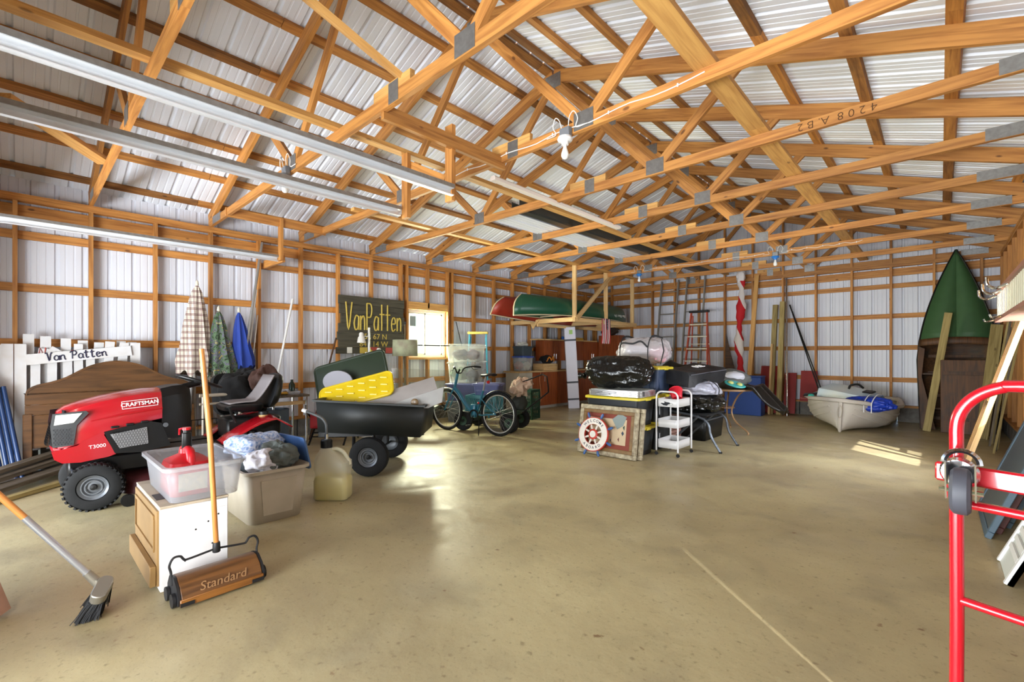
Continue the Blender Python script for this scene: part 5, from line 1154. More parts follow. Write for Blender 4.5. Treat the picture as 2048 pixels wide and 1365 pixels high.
b = MB().lathe([(.0,-.02),(.05,0),(.03,.05),(.05,.09),(.02,.10)],14,T((-.49,-.02,.16),(0,-90,0))); b.build('knot',BAG,bg)
ZBAG = glass('zip_bag_plastic','#c9c4c8',.5,.15)
t = bag('zip_bag','clear zip storage bag of bedding with black straps on the navy bin','bag',(-3.08,6.02,1.32),(.43,.25,.20),ZBAG,6,.12,1.126); blob((-.1,0,.17),(.28,.2,.15),.2,3).build('white_bedding',M('white_bedding','#d6d2d6',.9),t); blob((.24,-.02,.16),(.13,.17,.13),.2,4).build('pink_bedding',M('pink_bedding','#c99aa4',.9),t)
BST = M('black_webbing','#17181b',.7)
for x in (-.22,.20): MB().tube(spline([(x,-.26,.05),(x,-.25,.26),(x,-.16,.385),(x,.0,.41),(x,.2,.38)]),.014,6,flat=.35).build('strap',BST,t)
MB().tube(spline([(-.22,-.26,.24),(-.16,-.30,.31),(0,-.30,.30),(.12,-.30,.33),(.2,-.26,.25)]),.012,6).build('handle',BST,t); MB().tube([(.36,-.22,.02),(.40,-.20,.2),(.36,-.18,.36)],.008,6).build('zip',BST,t)
# framed pictures leaning on the bins
AGED = M('distressed_cream_frame','#b3a88c',.7,0,var=.75,vs=22,col2='#5d4a33'); GILT = M('old_gilt','#7e5f34',.5,0,var=.4,vs=16)
def frame(name,label,loc,w,h,fw,tilt,wheel_=False,rz=0):
    t = thing(name,label,'picture frame',loc,rot=(-tilt,0,rz))
    for x0,x1,z0,z1 in ((-w/2,w/2,0,fw),(-w/2,w/2,h-fw,h),(-w/2,-w/2+fw,fw,h-fw),(w/2-fw,w/2,fw,h-fw)): MB().bb(x0,x1,-.02,.02,z0,z1).build('frame_rail',AGED,t,bev=.006)
    i = fw; g_ = .045
    for x0,x1,z0,z1 in ((-w/2+i,w/2-i,i,i+g_),(-w/2+i,w/2-i,h-i-g_,h-i),(-w/2+i,-w/2+i+g_,i+g_,h-i-g_),(w/2-i-g_,w/2-i,i+g_,h-i-g_)): MB().bb(x0,x1,-.012,.012,z0,z1).build('liner',GILT,t,bev=.004)
    MB().bb(-w/2+i+g_,w/2-i-g_,-.004,.012,i+g_,h-i-g_).build('mat_board',M('russet_mat','#7a3524',.7),t); q = i+g_+.055
    MB().bb(-w/2+q,w/2-q,-.007,-.004,q,h-q).build('print',M('tan_print','#c2ad8c',.7,0,var=.15,vs=5),t)
    if wheel_:
        gl = M('grey_print_leaf','#7f8a86',.7); MB().prism([(0,0),(.08,.05),(.12,.16),(.02,.20),(-.08,.12)],.007,.0085,T((.14,0,h*.55),(90,0,0))).build('printed_leaf',gl,t)
        for k,(x,z,c) in enumerate(((.22,.30,'#2f3a4a'),(.235,.37,'#2f4436'),(.17,.22,'#6a3a34'),(.06,.20,'#2b2f3a'),(.05,.35,'#41566e'))): MB().prism([(0,.03),(.018,0),(0,-.03),(-.02,.005)],.0072,.0088,T((x,0,z),(90,0,20*k))).build('printed_flower',M('print_ink_%d'%k,c,.7),t)
    return t
frame('picture_frame','distressed cream picture frame leaning against the black bins behind the ship wheel',(-3.08,5.02,.004),.84,.625,.055,9,True)
frame('picture_frame','second distressed frame standing behind the first one',(-3.035,5.085,.004),.84,.615,.055,9)
# ship wheel welcome sign
SWW = M('wheel_white','#dcd6ca',.6,0,var=.15,vs=12); SWR = M('wheel_red','#b5301f',.55); SWB = M('wheel_blue','#31568c',.55)
t = thing('ship_wheel','red white and blue ship wheel reading welcome aboard against the frame','decoration',(-3.20,4.935,.272),rot=(-12,0,0))
XW = T((0,0,0),(90,0,0))
MB().disc_ring(.172,.215,-.012,.012,40,XW).build('outer_ring',SWR,t)
MB().disc_ring(.128,.205,.0125,.018,40,XW).build('white_ring',SWW,t); MB().disc_ring(.125,.172,-.012,.012,40,XW).build('inner_ring',SWR,t)
MB().lathe([(0,-.012),(.065,-.012),(.065,.014),(.046,.022),(0,.022)],24,XW).build('hub',SWR,t); MB().lathe([(0,.022),(.044,.022),(.04,.027),(0,.027)],20,XW).build('hub_disc',SWW,t)
for k in range(8):
    a = R(22.5+45*k); u = Vector((math.cos(a),0,math.sin(a)))
    MB().tube([u*.06,u*.09,u*.13],[.009,.014,.009],8).build('spoke',SWW,t); MB().tube([u*.215,u*.235,u*.26,u*.285],[.010,.016,.018,.012],8).build('handle',SWB,t)
for word,a0,st,flip in (('WELCOME',90,-15.5,1),('ABOARD',270,16,-1)):
    for i,chh in enumerate(word):
        a = R(a0+(i-(len(word)-1)/2)*st); p = Vector((.168*math.cos(a),-.0185,.168*math.sin(a)))
        text('letter',chh,.048,INK,t,Matrix.Translation(p) @ Matrix.Rotation(R(90),4,'X') @ Matrix.Rotation(a-R(90)*flip,4,'Z'),.0008,bold=.0006)
# white rolling cart
CWH = M('white_steel','#d4d3d2',.35)
t = thing('rolling_cart','white three tier metal rolling cart','cart',(-2.51,5.75,0))
w,d = .28,.42
for s_ in (-1,1): MB().tube([(-w/2,s_*d/2,.06),(-w/2,s_*d/2,.74)]+arc((-w/2+.07,s_*d/2,.74),.07,180,90,5)[1:]+arc((w/2-.07,s_*d/2,.74),.07,90,0,5)+[(w/2,s_*d/2,.06)],.011,8).build('side_frame',CWH,t)
for z in (.10,.36,.62):
    b = MB(); rg = lambda k,zz: [(p[0],p[1],zz) for p in rrect(w-.02-k,d-.02-k,.025,4)]
    b.ring([rg(.0,z),rg(0,z+.10)],False,True); b.add(rg(0,z),[tuple(range(20))]); b.build('tray',CWH,t,solid=.004)
for x in (-1,1):
    for y in (-1,1): MB().lathe([(0,-.009),(.022,-.009),(.022,.009),(0,.009)],14,T((x*w/2,y*d/2,.024),(90,0,30))).build('caster',BLK,t); MB().tube([(x*w/2,y*d/2,.03),(x*w/2,y*d/2,.07)],.007,6).build('caster_stem',CHROME,t)
t = thing('red_bucket','small red plastic bucket lying in the white cart','bucket',(-2.50,5.83,.70),rot=(-48,0,35)); MB().lathe([(0,0),(.055,0),(.062,.01),(.085,.14),(.092,.145),(.09,.15),(.08,.145),(.058,.012),(0,.012)],24).build('bucket_body',M('red_bucket','#c8142a',.4),t)
t = thing('soda_bottle','clear plastic bottle lying in the white cart','bottle',(-2.52,5.68,.655),rot=(90,0,25)); MB().lathe([(0,0),(.03,0),(.032,.01),(.032,.12),(.012,.16),(.012,.18),(0,.18)],16).build('bottle_body',glass('clear_bottle','#dfe6e2',.35,.1),t)
cloth('dark_rag','dark rag lying in the white cart','rag',(-2.53,5.62,.66),(.09,.10,.035),M('dark_rag','#2c2f36',.9),31,.3,.626)
# folding chaise with bags
GUN = M('gunmetal_tube','#5e646c',.3,.7)
t = thing('folding_chair','gunmetal folding chair frame holding up black bags','chair',(-2.45,6.50,0),0)
for y in (-.34,.34): MB().tube(spline([(.38,y,0.0),(.26,y,.20),(.17,y,.42),(-.30,y,.50)],4),.016,8).build('front_leg',GUN,t); MB().tube([(-.36,y,.0),(.10,y,.46)],.016,8).build('rear_leg',GUN,t); MB().lathe([(0,0),(.02,0),(.02,.02),(0,.02)],10,T((.38,y,0))).build('foot',BLK,t)
MB().bb(-.34,.20,-.33,.33,.455,.475).build('seat',BLKC,t); MB().tube([(.18,-.34,.40),(.18,.34,.40)],.012,8).build('cross_tube',GUN,t)
DBAG = M('black_duffel','#0e0f14',.5,0,var=.2,vs=5,bump=.3,bs=9)
bag('rubbish_bag','black rubbish bag on the folding chair seat','bag',(-2.50,6.50,.62),(.34,.40,.17),BAG,8,.22,.478)
t = bag('silver_bag','silver zip bag of bedding with a black strap between black bags','bag',(-2.46,6.42,.80),(.30,.34,.12),M('silver_plastic','#a9abba',.25,0,bump=.5,bs=8),9,.14,.735); MB().tube(spline([(.31,-.1,.0),(.31,-.1,.1),(.2,-.1,.19),(0,-.1,.21)]),.014,6,flat=.4).build('strap',BST,t)
t = thing('duffel_bag','long black rectangular duffel bag on top of the pile','bag',(-2.62,6.55,.90),rot=(3,7,-8))
b = MB(); rings = []
for k in range(9):
    u = k/8; y = -.52+u*1.0; w_ = .30-.05*abs(u-.5); sag = .05*math.sin(u*PI)
    rings.append([(-w_+.02*math.sin(k*2.1),y,.0),(w_+.03*math.sin(k*1.3),y,.0),(w_,y,.16),(w_*.9,y,.20-sag*.5+.01*math.sin(k*2)),(-w_*.9,y,.20-sag),(-w_,y,.15)])
b.ring(rings,True,True); b.build('bag_body',DBAG,t,sharp=35); MB().tube([(.29,-.5,.17),(.28,0,.17),(.28,.46,.17)],.006,6).build('zip',M('grey_zip','#5a5c64',.4),t)
strokes(t,'eae',FR((.05,.05,.20),(0,1,.0),(0,0,1)),.16,.9,.006,WPRINT)
cloth('black_jacket','black crumpled jacket behind the duffel bag','jacket',(-3.05,7.05,.96),(.30,.26,.20),BAG,14,.3)
tote('lidded_bin','low black bin under the folding chair','',0,1,1,1,BLK) if False else None
t = thing('open_bin','open black plastic bin under the folding chair','bin',(-2.78,7.22,0)); tub(t,'bin_body',BLK,-.30,.30,-.42,.42,.002,.36,.05,.02,.05,.006)
t = thing('slatted_box','pinkish slatted wooden box between bins and folding chair','box',(-2.98,6.62,0))
for i in range(6): board('slat',(.10,-.22,.03+i*.055),(.10,.22,.03+i*.055),.012,.042,M('pink_slat','#9a7468',.6,0,var=.2,vs=8),t)
for y in (-.21,.21): MB().bb(-.1,.095,y-.015,y+.015,0,.35).build('end_board',M('pink_slat','#9a7468',.6),t)
MB().bb(-.1,.105,-.22,.22,.352,.365).build('box_top',M('pink_slat','#9a7468',.6),t)
cloth('grey_blanket','dark grey blanket heaped between bin stack and duffel','blanket',(-3.02,6.62,.62),(.20,.22,.25),M('dark_grey_cloth','#2a2b30',.9),17,.25,.366)
# bistro table with jackets
BISW = M('tan_metal','#a98560',.45,.3)
t = thing('bistro_table','round bistro table with curved tan metal legs','table',(-2.62,8.02,0),12)
MB().lathe([(0,.69),(.42,.69),(.43,.70),(.43,.71),(.42,.72),(0,.72)],36).build('table_top',BISW,t)
for k in range(3):
    a = R(-35+120*k); u = Vector((math.cos(a),math.sin(a),0)); MB().tube(spline([u*.34+Vector((0,0,.69)),u*.24+Vector((0,0,.60)),u*.14+Vector((0,0,.42)),u*.13+Vector((0,0,.30)),u*.22+Vector((0,0,.17)),u*.42+Vector((0,0,.05)),u*.43+Vector((0,0,0))],5),.013,8).build('leg',BISW,t)
MB().tube([(.135*math.cos(2*PI*i/20),.135*math.sin(2*PI*i/20),.40) for i in range(20)],.009,6,closed=True).build('leg_ring',BISW,t)
GJK = M('grey_nylon','#5b5e5c',.6,0,bump=.4,bs=8); 
t = thing('grey_backpack','grey and white bag lying on the bistro table','bag',(-2.66,8.02,.722),25)
bag_b = blob((0,0,.14),(.42,.34,.20),.2,13,40,24,2.4,.004); bag_b.build('bag_body',GJK,t,sub=1); blob((.12,-.16,.19),(.19,.16,.10),.12,3).build('white_panel',M('white_nylon','#c6c8d2',.6),t)
t = thing('toy_board','turquoise toy tray with yellow bumps on the bistro table','toy',(-2.36,7.66,.80),rot=(24,12,30)); MB().lathe([(0,0),(.15,0),(.16,.012),(.15,.024),(0,.024)],28,Matrix.Diagonal((1,.65,1,1))).build('tray',M('turquoise_plastic','#3fa8a8',.4),t)
for x in (-.07,.06): MB().sphere((x,-.01,.03),(.045,.04,.025),14,8).build('bump',M('lime_plastic','#c4c878',.4),t)
t = thing('black_leather_jacket','black leather jacket hanging over the bistro table edge','jacket',(-2.30,8.05,.70))
LEA = M('black_leather','#171513',.35,0,bump=.5,bs=14); b = MB()
def jk(u,v):
    a = (u-.5)*.75; s_ = v*.95
    if s_ < .35: x,z = -.10+s_*.75,.05+.02*math.sin(u*9)
    else: q = s_-.35; x,z = .16+q*.62,.05-q*.62
    return (x+.02*math.sin(u*14+v*5),a*(1-.35*v)+.08*v,z+.035*math.sin(u*11+v*7))
b.grid(jk,20,20); b.build('leather',LEA,t,solid=.03,sharp=180)
# ============================================================ BACK WALL
BLUB = M('blue_painted_board','#16408f',.45,0,var=.15,vs=5)
t = thing('blue_chest','tall blue painted box standing by the back wall','box',(-3.06,10.56,0)); MB().bb(-.36,.36,-.15,.15,.003,.80).build('box_body',BLUB,t,bev=.006); MB().bb(-.37,.37,-.16,.16,.802,.83).build('lid',BLUB,t,bev=.004)
REDB = M('dark_red_board','#8e1a16',.55,0,var=.2,vs=5)
for p0,p1,w,l in (((-2.72,11.02,.02),(-2.72,11.34,1.02),.42,'bright red board leaning on the back wall by the posts'),((-2.02,11.22,.30),(-2.02,11.36,.93),.30,'dark red board leaning on the back wall behind the pole'),((-2.36,11.18,.02),(-2.36,11.36,.88),.22,'small dark red board leaning behind the metal pipe')):
    tag(board('red_board',p0,p1,w,.02,REDB,up=(0,-1,.3)),l,'board')
def extladder(label,x,y0,y1,z1,w,n,mat):
    t = thing('extension_ladder',label,'ladder',(x,0,0)); 
    P = lambda s_,k: Vector((s_*w/2,y0+(y1-y0)*k,z1*k))
    for s_ in (-1,1): board('rail',P(s_,0),P(s_,1),.028,.07,mat,t)
    for i in range(1,n+1): MB().tube([P(-1,i/(n+1)),P(1,i/(n+1))],.013,8).build('rung',mat,t)
LADA = M('weathered_aluminium','#93918a',.45,.55)
extladder('aluminium extension ladder leaning on the back wall nearer the corner',-5.03,10.75,11.30,3.15,.44,10,LADA); extladder('aluminium extension ladder leaning behind the orange step ladder',-4.38,10.80,11.32,3.2,.44,10,LADA)
ORF = M('orange_fibreglass','#b5472a',.45); stepladder('step_ladder','orange fibreglass step ladder with a black top cap',(-4.08,10.72,0),0,2.25,.62,.36,ORF,M('ladder_step','#b5b2a4',.4,.5),BLK,7,0,.34)
for x,l in ((-3.70,'dark wooden wedge board leaning beside the orange ladder'),): t = MB().prism([(0,0),(.36,0),(.02,1.45)],-.012,.012,T((x,11.30,.31),(90,0,0))).build('wedge_board',DARKW); tag(t,l,'board')
# rolled red and white flag on a pole
def stripes():
    m,n,l,b = _new('spiral_flag'); tc = n.new('ShaderNodeTexCoord'); sp = n.new('ShaderNodeSeparateXYZ'); l.new(tc.outputs['Object'],sp.inputs[0])
    a = n.new('ShaderNodeMath'); a.operation = 'MULTIPLY_ADD'; a.inputs[1].default_value = 2.2; l.new(sp.outputs[0],a.inputs[0]); l.new(sp.outputs[2],a.inputs[2])
    q = n.new('ShaderNodeMath'); q.operation = 'MULTIPLY_ADD'; q.inputs[1].default_value = -.85; q.inputs[2].default_value = .15; l.new(a.outputs[0],q.inputs[0]); f_ = n.new('ShaderNodeMath'); f_.operation = 'FRACT'; l.new(q.outputs[0],f_.inputs[0])
    g_ = n.new('ShaderNodeMath'); g_.operation = 'GREATER_THAN'; g_.inputs[1].default_value = .66; l.new(f_.outputs[0],g_.inputs[0])
    x = n.new('ShaderNodeMix'); x.data_type = 'RGBA'; x.inputs[6].default_value = lin('#b5121c'); x.inputs[7].default_value = lin('#d2cac4'); l.new(g_.outputs[0],x.inputs[0]); l.new(x.outputs[2],b.inputs['Base Color']); b.inputs['Roughness'].default_value = .8; return m
t = thing('rolled_flag','red and white flag rolled round a tall pole on the back wall','flag',(-3.30,10.95,0),rot=(-3.5,0,0))
MB().tube([(0,0,0),(0,0,3.75)],.018,8).build('pole',PINE,t)
rings = []
for k in range(40):
    z = .55+k*.068; r_ = (.075+.025*math.sin(k*.55)+.012*math.sin(k*1.7))*(1 if k < 36 else .6); rings.append([(r_*math.cos(a)*(1+.12*math.sin(3*a+k*.3))+.02*math.sin(k*.25),r_*.8*math.sin(a),z) for a in (2*PI*j/18 for j in range(18))])
MB().ring(rings).build('flag_cloth',stripes(),t); blob((.0,-.02,3.05),(.10,.08,.17),.2,9).build('white_top',M('flag_white','#dcd5d2',.8),t)
tag(board('leaning_stud',(-3.10,10.86,.02),(-3.02,11.32,3.06),.038,.089,FIR2,up=(1,0,0)),'long fir board leaning on the back wall beside the rolled flag','board')
# posts
for i,(a,b_,w,h,m_,l) in enumerate((((-2.66,10.98,.0),(-2.64,11.28,2.36),.075,.09,TREAT,'rough greenish post leaning on the back wall on the flag side'),((-2.50,10.95,.0),(-2.50,11.28,2.42),.09,.09,TREAT,'rough brown post leaning on the back wall on the pipe side'),((-2.66,10.86,.0),(-2.66,11.10,1.50),.10,.038,PINE,'shorter pale new board in front of the rough posts'))):
    tag(board('timber_post',a,b_,h if i < 2 else h,w,m_,up=(0,-1,0)),l,'post')
pole('metal_pipe','tall bright metal pipe leaning beside the rough posts','pipe',(-2.33,10.88,0),(-2.44,11.33,2.92),.021,CHROME)
pole('black_pole','thin dark pole leaning across the back wall behind the dinghy','pole',(-1.62,10.95,.0),(-2.38,11.34,2.35),.013,BLKM); pole('black_pole','second thin dark pole leaning close beside the other','pole',(-1.56,10.95,.0),(-2.33,11.34,2.2),.012,BLKM)
# ============================================================ DINGHY
HUL = M('cream_dinghy_plastic','#d0c9be',.45,0,var=.12,vs=4)
def dinghy():
    t = thing('dinghy','cream plastic dinghy lying on the floor','boat',(-1.20,8.98,0),rot=(0,3.5,0)); L = 2.15; n = 22; m = 12; rings = []     # bow towards -y
    def half(u): return .70*(1-(1-min(1,u*1.15))**2.2)**.62*(1-.16*max(0,u-.6)/.4)
    for i in range(n+1):
        u = i/n; y = u*L; w_ = max(.03,half(u)); sh = .54-.10*math.sin(u*PI*.8)+.0; kl = .02; vf = max(0,1-u*2.2)
        r_ = []
        for j in range(2*m+1):
            a = PI*j/(2*m); c_ = math.cos(a); s_ = math.sin(a); zz = (1-vf)*(sh-(sh-kl)*(s_**.75))+vf*(sh-(sh-kl)*(1-abs(c_)**1.4))
            r_.append((w_*math.copysign(abs(c_)**(.6+.3*vf),c_),y+.10*(1-u)**3*(s_),zz))
        rings.append(r_)
    k = 2*m+1; b = MB(); b.add([p for r_ in rings for p in r_],[(i*k+j,i*k+j+1,(i+1)*k+j+1,(i+1)*k+j) for i in range(n) for j in range(k-1)],True); b.add(rings[-1],[tuple(range(k))]); b.add(rings[0],[tuple(range(k))]); b.build('hull',HUL,t,solid=.012)
    MB().tube([(0,.12,.025),(0,.085,.06),(0,.03,.28),(0,-.0,.53)],[.02,.026,.028,.028],8).build('stem',HUL,t)
    rim = [Vector(r_[0]) for r_ in rings][::-1]+[Vector(r_[-1]) for r_ in rings]
    MB().tube([p+Vector((math.copysign(.02,p.x),0,0)) for p in rim],.045,8,flat=.8,closed=True).build('gunwale',HUL,t)
    for q in (2,4,6):
        for s_ in (0,1): MB().tube([Vector(r_[q if s_ == 0 else -1-q])*1.0+Vector((math.copysign(.006,r_[q if s_ == 0 else -1-q][0]),0,0)) for r_ in rings[1:]],.014,6).build('lap_strake',HUL,t)
    MB().bb(-.46,.46,.62,.86,.26,.30).build('thwart',HUL,t,bev=.01); MB().bb(-.55,.55,1.35,1.62,.26,.30).build('thwart',HUL,t,bev=.01)
    MB().tube([(.03*math.cos(x),-.045-.0*math.sin(x),.36+.10*math.sin(x)) for x in (2*PI*i/16 for i in range(16))],.006,6,closed=True).build('bow_rope',M('rope','#b5ad9c',.9),t)
    return t
dinghy()
t = thing('white_float','pale blue and white plastic float lying upside down in the dinghy','float',(-1.10,9.78,.47),rot=(14,4,-28))
rings = []
for k in range(11):
    u = k/10; x = -.46+u*.88; w_ = .25*(1-.35*u**3); h_ = .22*(1-.35*u**2); rings.append([(x,-w_,0),(x,-w_*.95,h_*.5),(x,-w_*.7,h_),(x,0,h_*1.02),(x,w_*.7,h_),(x,w_*.95,h_*.5),(x,w_,0)])
def floatmat():
    m,n,l,b = _new('float_gradient'); tc = n.new('ShaderNodeTexCoord'); sp = n.new('ShaderNodeSeparateXYZ'); l.new(tc.outputs['Object'],sp.inputs[0]); r = n.new('ShaderNodeValToRGB'); mp = n.new('ShaderNodeMapRange'); mp.inputs[1].default_value = -.5; mp.inputs[2].default_value = .5; l.new(sp.outputs[0],mp.inputs[0]); l.new(mp.outputs[0],r.inputs[0])
    e = r.color_ramp.elements; e[0].color = lin('#b9cddb'); e[1].color = lin('#2c5f96'); k = e.new(.35); k.color = lin('#ccd2d0'); k = e.new(.72); k.color = lin('#bccbd4'); l.new(r.outputs[0],b.inputs['Base Color']); b.inputs['Roughness'].default_value = .35; return m
b = MB().ring(rings); b.build('float_body',floatmat(),t,sharp=50); MB().prism(rrect(.40,.17,.06,4),-.004,.004,T((-.464,0,.10),(90,0,90))).build('end_panel',M('grey_end','#8f8f96',.5),t)
MB().tube(spline([(-.05,0,.22),(-.02,.02,.28),(.08,.05,.30),(.18,.02,.26)]),.018,8).build('fin_strap',BLK,t); MB().bb(.2,.36,-.06,.06,.20,.225).build('foot_pad',BLK,t,bev=.01)
t = bag('blue_tarp','rolled blue tarpaulin tied with white cord in the dinghy','tarp',(-.84,9.42,.47),(.36,.20,.13),M('blue_tarp','#1438a8',.4,0,bump=.5,bs=10),15,.2,.335,-15)
for x in (.02,.12): MB().tube(spline([(x,-.27,.02),(x,-.25,.18),(x+.01,-.1,.29),(x,.12,.29)]),.007,6).build('cord',WHITEP,t)
t = thing('snorkel_fins','dark fins and a turquoise ball in the dinghy bow side','fins',(-1.72,9.75,.50)); MB().prism([(0,0),(.3,.05),(.34,.12),(.05,.14)],0,.02,T((-.1,-.05,.02),(8,-8,20))).build('fin',BLK,t); MB().sphere((.03,-.1,.04),(.05,.05,.035),14,8).build('ball',M('turquoise_ball','#2fae9a',.4),t); MB().bb(-.12,.12,-.16,.02,-.02,.0).build('red_pad',M('red_pad','#7a2a22',.6),t)
# ============================================================ GREEN ROWING BOAT STANDING ON END
GRN = M('green_boat_paint','#3c5f38',.6,0,var=.2,vs=5); BRW = wood('boat_brown','#5c3b1d','#3a2411',.2,.6,axis=2,dirt=.5)
def rowboat():
    t = thing('rowing_boat','green decked wooden rowing boat standing on end in the corner','boat',(.20,10.62,0),rot=(-10.5,0,0))
    hw = lambda z: .50*(1-max(0,(z-1.15)/2.03)**1.75) if z > 1.15 else .50-.05*(1.15-z)/1.15
    Zs = [0,.3,.6,.9,1.2,1.5]; Zd = [1.55+i*(3.17-1.55)/12 for i in range(13)]
    # foredeck: two facets meeting on a ridge
    for s_ in (-1,1):
        b = MB(); b.add([(0,-.10+.08*(z-1.55)/1.62,z) for z in Zd]+[(s_*max(.004,hw(z)),0,z) for z in Zd],[(i,i+1,14+i,13+i) for i in range(12)]); b.build('foredeck',GRN,t,solid=.01)
    # hull behind
    b = MB(); rings = []
    for z in Zs+Zd:
        w_ = max(.006,hw(z)); dd = .42*min(1,w_/.35)**.6; rings.append([(w_,0,z),(w_*.98,dd*.45,z),(w_*.6,dd*.9,z),(0,dd,z),(-w_*.6,dd*.9,z),(-w_*.98,dd*.45,z),(-w_,0,z)])
    n = 7; b.add([p for r_ in rings for p in r_],[(i*n+j,i*n+j+1,(i+1)*n+j+1,(i+1)*n+j) for i in range(len(rings)-1) for j in range(6)],True); b.build('hull',DARKW,t,solid=.014)
    for s_ in (-1,1): MB().tube([(s_*hw(z),0,z) for z in Zs+Zd],.014,6).build('rub_rail',BLK,t)
    b = MB(); b.grid(lambda u,v: ((u-.5)*2*hw(1.5)*.99,-.02-.10*(1-(2*u-1)**2),1.44+v*.12+.02*(1-(2*u-1)**2)),12,2); b.build('coaming',BRW,t,solid=.03)
    for s_ in (-1,1): MB().prism([(s_*.46,.0),(s_*.49,1.0),(s_*.50,1.45),(s_*.40,1.40),(s_*.44,.9),(s_*.26,.0)],-.012,.012,T((0,0.0,0),(90,0,0))).build('side_deck',BRW,t)
    for z in (.35,.95): MB().bb(-.45,.45,.06,.22,z,z+.03).build('thwart',BRW,t)
    for z in (.2,.6,1.0,1.3): MB().bb(-.44,.44,.30,.33,z,z+.05).build('frame_rib',BRW,t)
    return t
rowboat()
tag(board('timber_post',(-.17,10.30,.0),(.10,10.72,1.98),.10,.05,TREAT,up=(0,-1,0)),'greenish plank leaning on the green boat','post')
t = thing('hatch_board','brown stained hatch board leaning in the boat','board',(.30,10.30,.0),rot=(-9,0,0)); MB().bb(-.30,.30,-.012,.012,0,1.20).build('board_face',BRW,t,bev=.006); 
for z in (.2,.95): MB().bb(-.27,.27,-.03,-.012,z,z+.06).build('batten',BRW,t)
tag(board('timber_board',(.46,9.95,.0),(.66,10.6,1.75),.14,.03,TREAT,up=(0,-1,0)),'wide greenish board leaning between boat and right wall','board')
# ============================================================ RIGHT WALL
for i in range(7):
    tag(board('lath_strip',(.50+.03*(i%3),8.55+.22*i,.0),(.74,8.75+.20*i,1.5+.17*(i%4)),.045,.022,OLDW if i%2 else TREAT,up=(-1,0,0)),'thin wooden slat leaning on the right wall','slat','slats leaning on the right wall')
t = thing('screen_frame','tall wooden frame wrapped in clear plastic leaning on the right wall','frame',(.20,7.20,0),rot=(0,15,0))
# local: leaning towards +x; frame lies along y
def scr(t,L_,Wd):
    for y in (0,Wd): board('stile',(0,y,0),(0,y,L_),.045,.04,FIR2 if y else PINE,t,up=(0,1,0))
    for z in (.03,L_*.38,L_-.04): board('rail',(0,.02,z),(0,Wd-.02,z),.04,.05,FIR2,t)
    MB().bb(-.022,-.020,-.02,Wd+.02,.02,L_-.02).build('plastic_wrap',glass('wrap','#cfd0cc',.22,.12),t)
scr(t,2.0,.42)
# shelf rack high on the right wall with hooks
PCR = M('pale_cream_panel','#d9d6bf',.5); PINKR = M('pink_brown_rail','#9a6a58',.5)
t = thing('shelf_rack','cream slatted shelf box with pink brown rails and chrome hooks on right wall','rack',(.45,0,0))
for z in (1.64,1.93): board('rail',(0,3.6,z),(0,7.15,z),.05,.035,PINKR,t)
for i in range(30): board('slat',(.005,3.65+i*.12,1.657),(.005,3.65+i*.12,1.912),.075,.02,PCR,t,up=(1,0,0))
MB().bb(.02,.36,3.6,7.15,1.63,1.65).build('shelf_bottom',PINKR,t); MB().bb(.02,.36,3.6,7.15,1.93,1.945).build('shelf_top',PCR,t); MB().bb(.0,.36,7.13,7.15,1.65,1.93).build('end_panel',PCR,t)
for y in (5.9,6.45,7.05): MB().tube(spline([(-.02,y,1.90),(-.09,y,1.87),(-.14,y,1.90),(-.15,y,1.97)]),.012,8).build('hook',CHROME,t)
for y in (6.3,7.1): MB().tube(spline([(-.02,y,1.65),(-.09,y,1.63),(-.11,y,1.66)]),.009,8).build('small_hook',CHROME,t)
# framed panels leaning low against the right wall
DGN = M('dark_green_panel','#23382c',.5,0,var=.2,vs=4); FRG = M('blue_grey_frame','#4e6270',.5,0,var=.2,vs=9)
for i,(y0,l,m1,m2) in enumerate(((4.95,'dark green panel in a blue grey frame leaning on the right wall',DGN,FRG),(4.75,'maroon edged panel leaning in front of the green panel',M('maroon_panel','#4a1f1c',.5),M('maroon_frame','#5c2c26',.5)),(4.58,'grey panel leaning in front of the maroon edged panel',M('slate_panel','#4a545a',.5),FRG))):
    t = thing('framed_panel',l,'panel',(.36-.06*i,y0,0),rot=(0,20,0)); Hh,Ww = 1.0-.06*i,.95
    MB().bb(-.01,.01,.04,Ww-.04,.04,Hh-.04).build('panel_face',m1,t)
    for a in ((0,Ww,0,.05),(0,Ww,Hh-.05,Hh),(0,.05,.05,Hh-.05),(Ww-.05,Ww,.05,Hh-.05)): MB().bb(-.018,.018,*a).build('frame_rail',m2,t,bev=.004)
t = thing('shutter','white vinyl shutter with vents leaning on the right wall','shutter',(.28,3.72,0),rot=(0,22,0))
MB().bb(-.012,.012,0,.42,.0,1.1).build('shutter_face',M('white_vinyl_shutter','#cfd2ce',.5),t)
for i in range(16): MB().bb(-.024,-.012,.05,.37,.12+i*.058,.15+i*.058).build('louvre',WHITEP,t)
for y in (.0,.40): MB().bb(-.026,.012,y,y+.03,0,1.1).build('stile',WHITEP,t)
MB().lathe([(0,0),(.02,0),(.02,.004),(0,.004)],12,T((-.026,.1,.3),(0,-90,0))).build('red_dot',M('red_dot','#b8323a',.5),t)
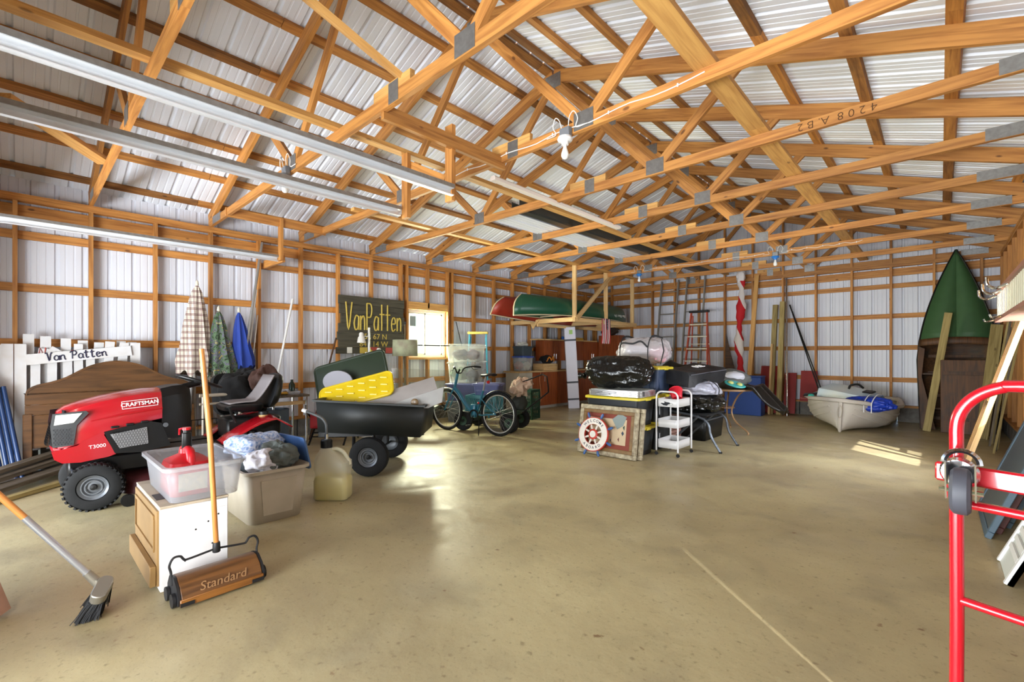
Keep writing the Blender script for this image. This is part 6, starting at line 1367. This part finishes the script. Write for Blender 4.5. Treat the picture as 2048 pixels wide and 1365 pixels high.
# ============================================================ RED HAND TRUCK
HRED = M('hand_truck_red','#a8081b',.25,0,coat=.5); RUBG = M('grey_caster_rubber','#3f4048',.6,0,var=.3,vs=25)
t = thing('hand_truck','red tubular hand truck with grey swivel casters','hand truck',(.028,1.515,0),-16)
rt = .0135; Wt = .46
pts = lambda s_: [(s_*0,0,0)]
L0 = [(-.012,0,.06),(.0,0,.5),(.0,0,.9),(.0,0,1.06)]+[(.105-.105*math.cos(R(a)),0,1.105+.105*math.sin(R(a))) for a in (0,15,30,45,60,75,90)]
Rr = [(Wt-p[0],p[1],p[2]) for p in L0][::-1]
MB().tube(spline(L0+Rr,3),rt,12).build('frame_tube',HRED,t)
for z,y in ((1.0,0),(.93,.0),(.70,0),(.35,0)):
    if z == 1.0: MB().box((Wt/2-.0,-.014,z),(Wt+.07,.012,.045)).build('cross_plate',HRED,t,bev=.005)
    else: MB().tube([(0,0,z),(Wt,0,z)],.0105,10).build('cross_bar',HRED,t)
MB().bb(.14,.26,-.0225,-.0205,.985,1.012).build('brand_plate',M('gold_label','#c9bb7a',.4,0,var=.6,vs=60,col2='#4a3a1a'),t); 
MB().box((Wt/2,-.10,.03),(Wt,.22,.006)).build('toe_plate',HRED,t,bev=.002)
for x in (-.05,Wt+.05): wheel(t,(x,.09,.125),(1 if x > 0 else -1,0,0),.125,.06,.05,HRED,0,n=24)
MB().tube([(-.05,.09,.125),(Wt+.05,.09,.125)],.009,8).build('axle',CHROME,t)
for x in (.012,Wt-.012):
    MB().lathe([(0,0),(.034,0),(.036,.006),(.030,.016),(.0,.018)],20,T((x,-.020,1.005),(90,0,0))).build('swivel_plate',CHROME,t)
    XC = T((x+.012,-.062,.985),(0,0,12))
    for s_ in (-1,1): MB().prism([(-.012,-.045),(.014,-.045),(.040,.030),(-.040,.042)],-.0015,.0015,XC @ T((s_*.024,0,.012),(90,0,90))).build('caster_fork',CHROME,t)
    MB().tube(arc((0,0,0),.03,0,180,10),.006,6,X=XC @ T((0,.02,.045))).build('fork_bridge',CHROME,t)
    MB().lathe([(0,-.017),(.044,-.017),(.051,-.011),(.052,0),(.051,.011),(.044,.017),(0,.017)],28,XC @ T((0,-.01,-.012),(0,90,0))).build('caster_wheel',RUBG,t)
    MB().tube([XC @ Vector((-.036,-.01,-.012)),XC @ Vector((.036,-.01,-.012))],.006,8).build('caster_bolt',CHROME,t)
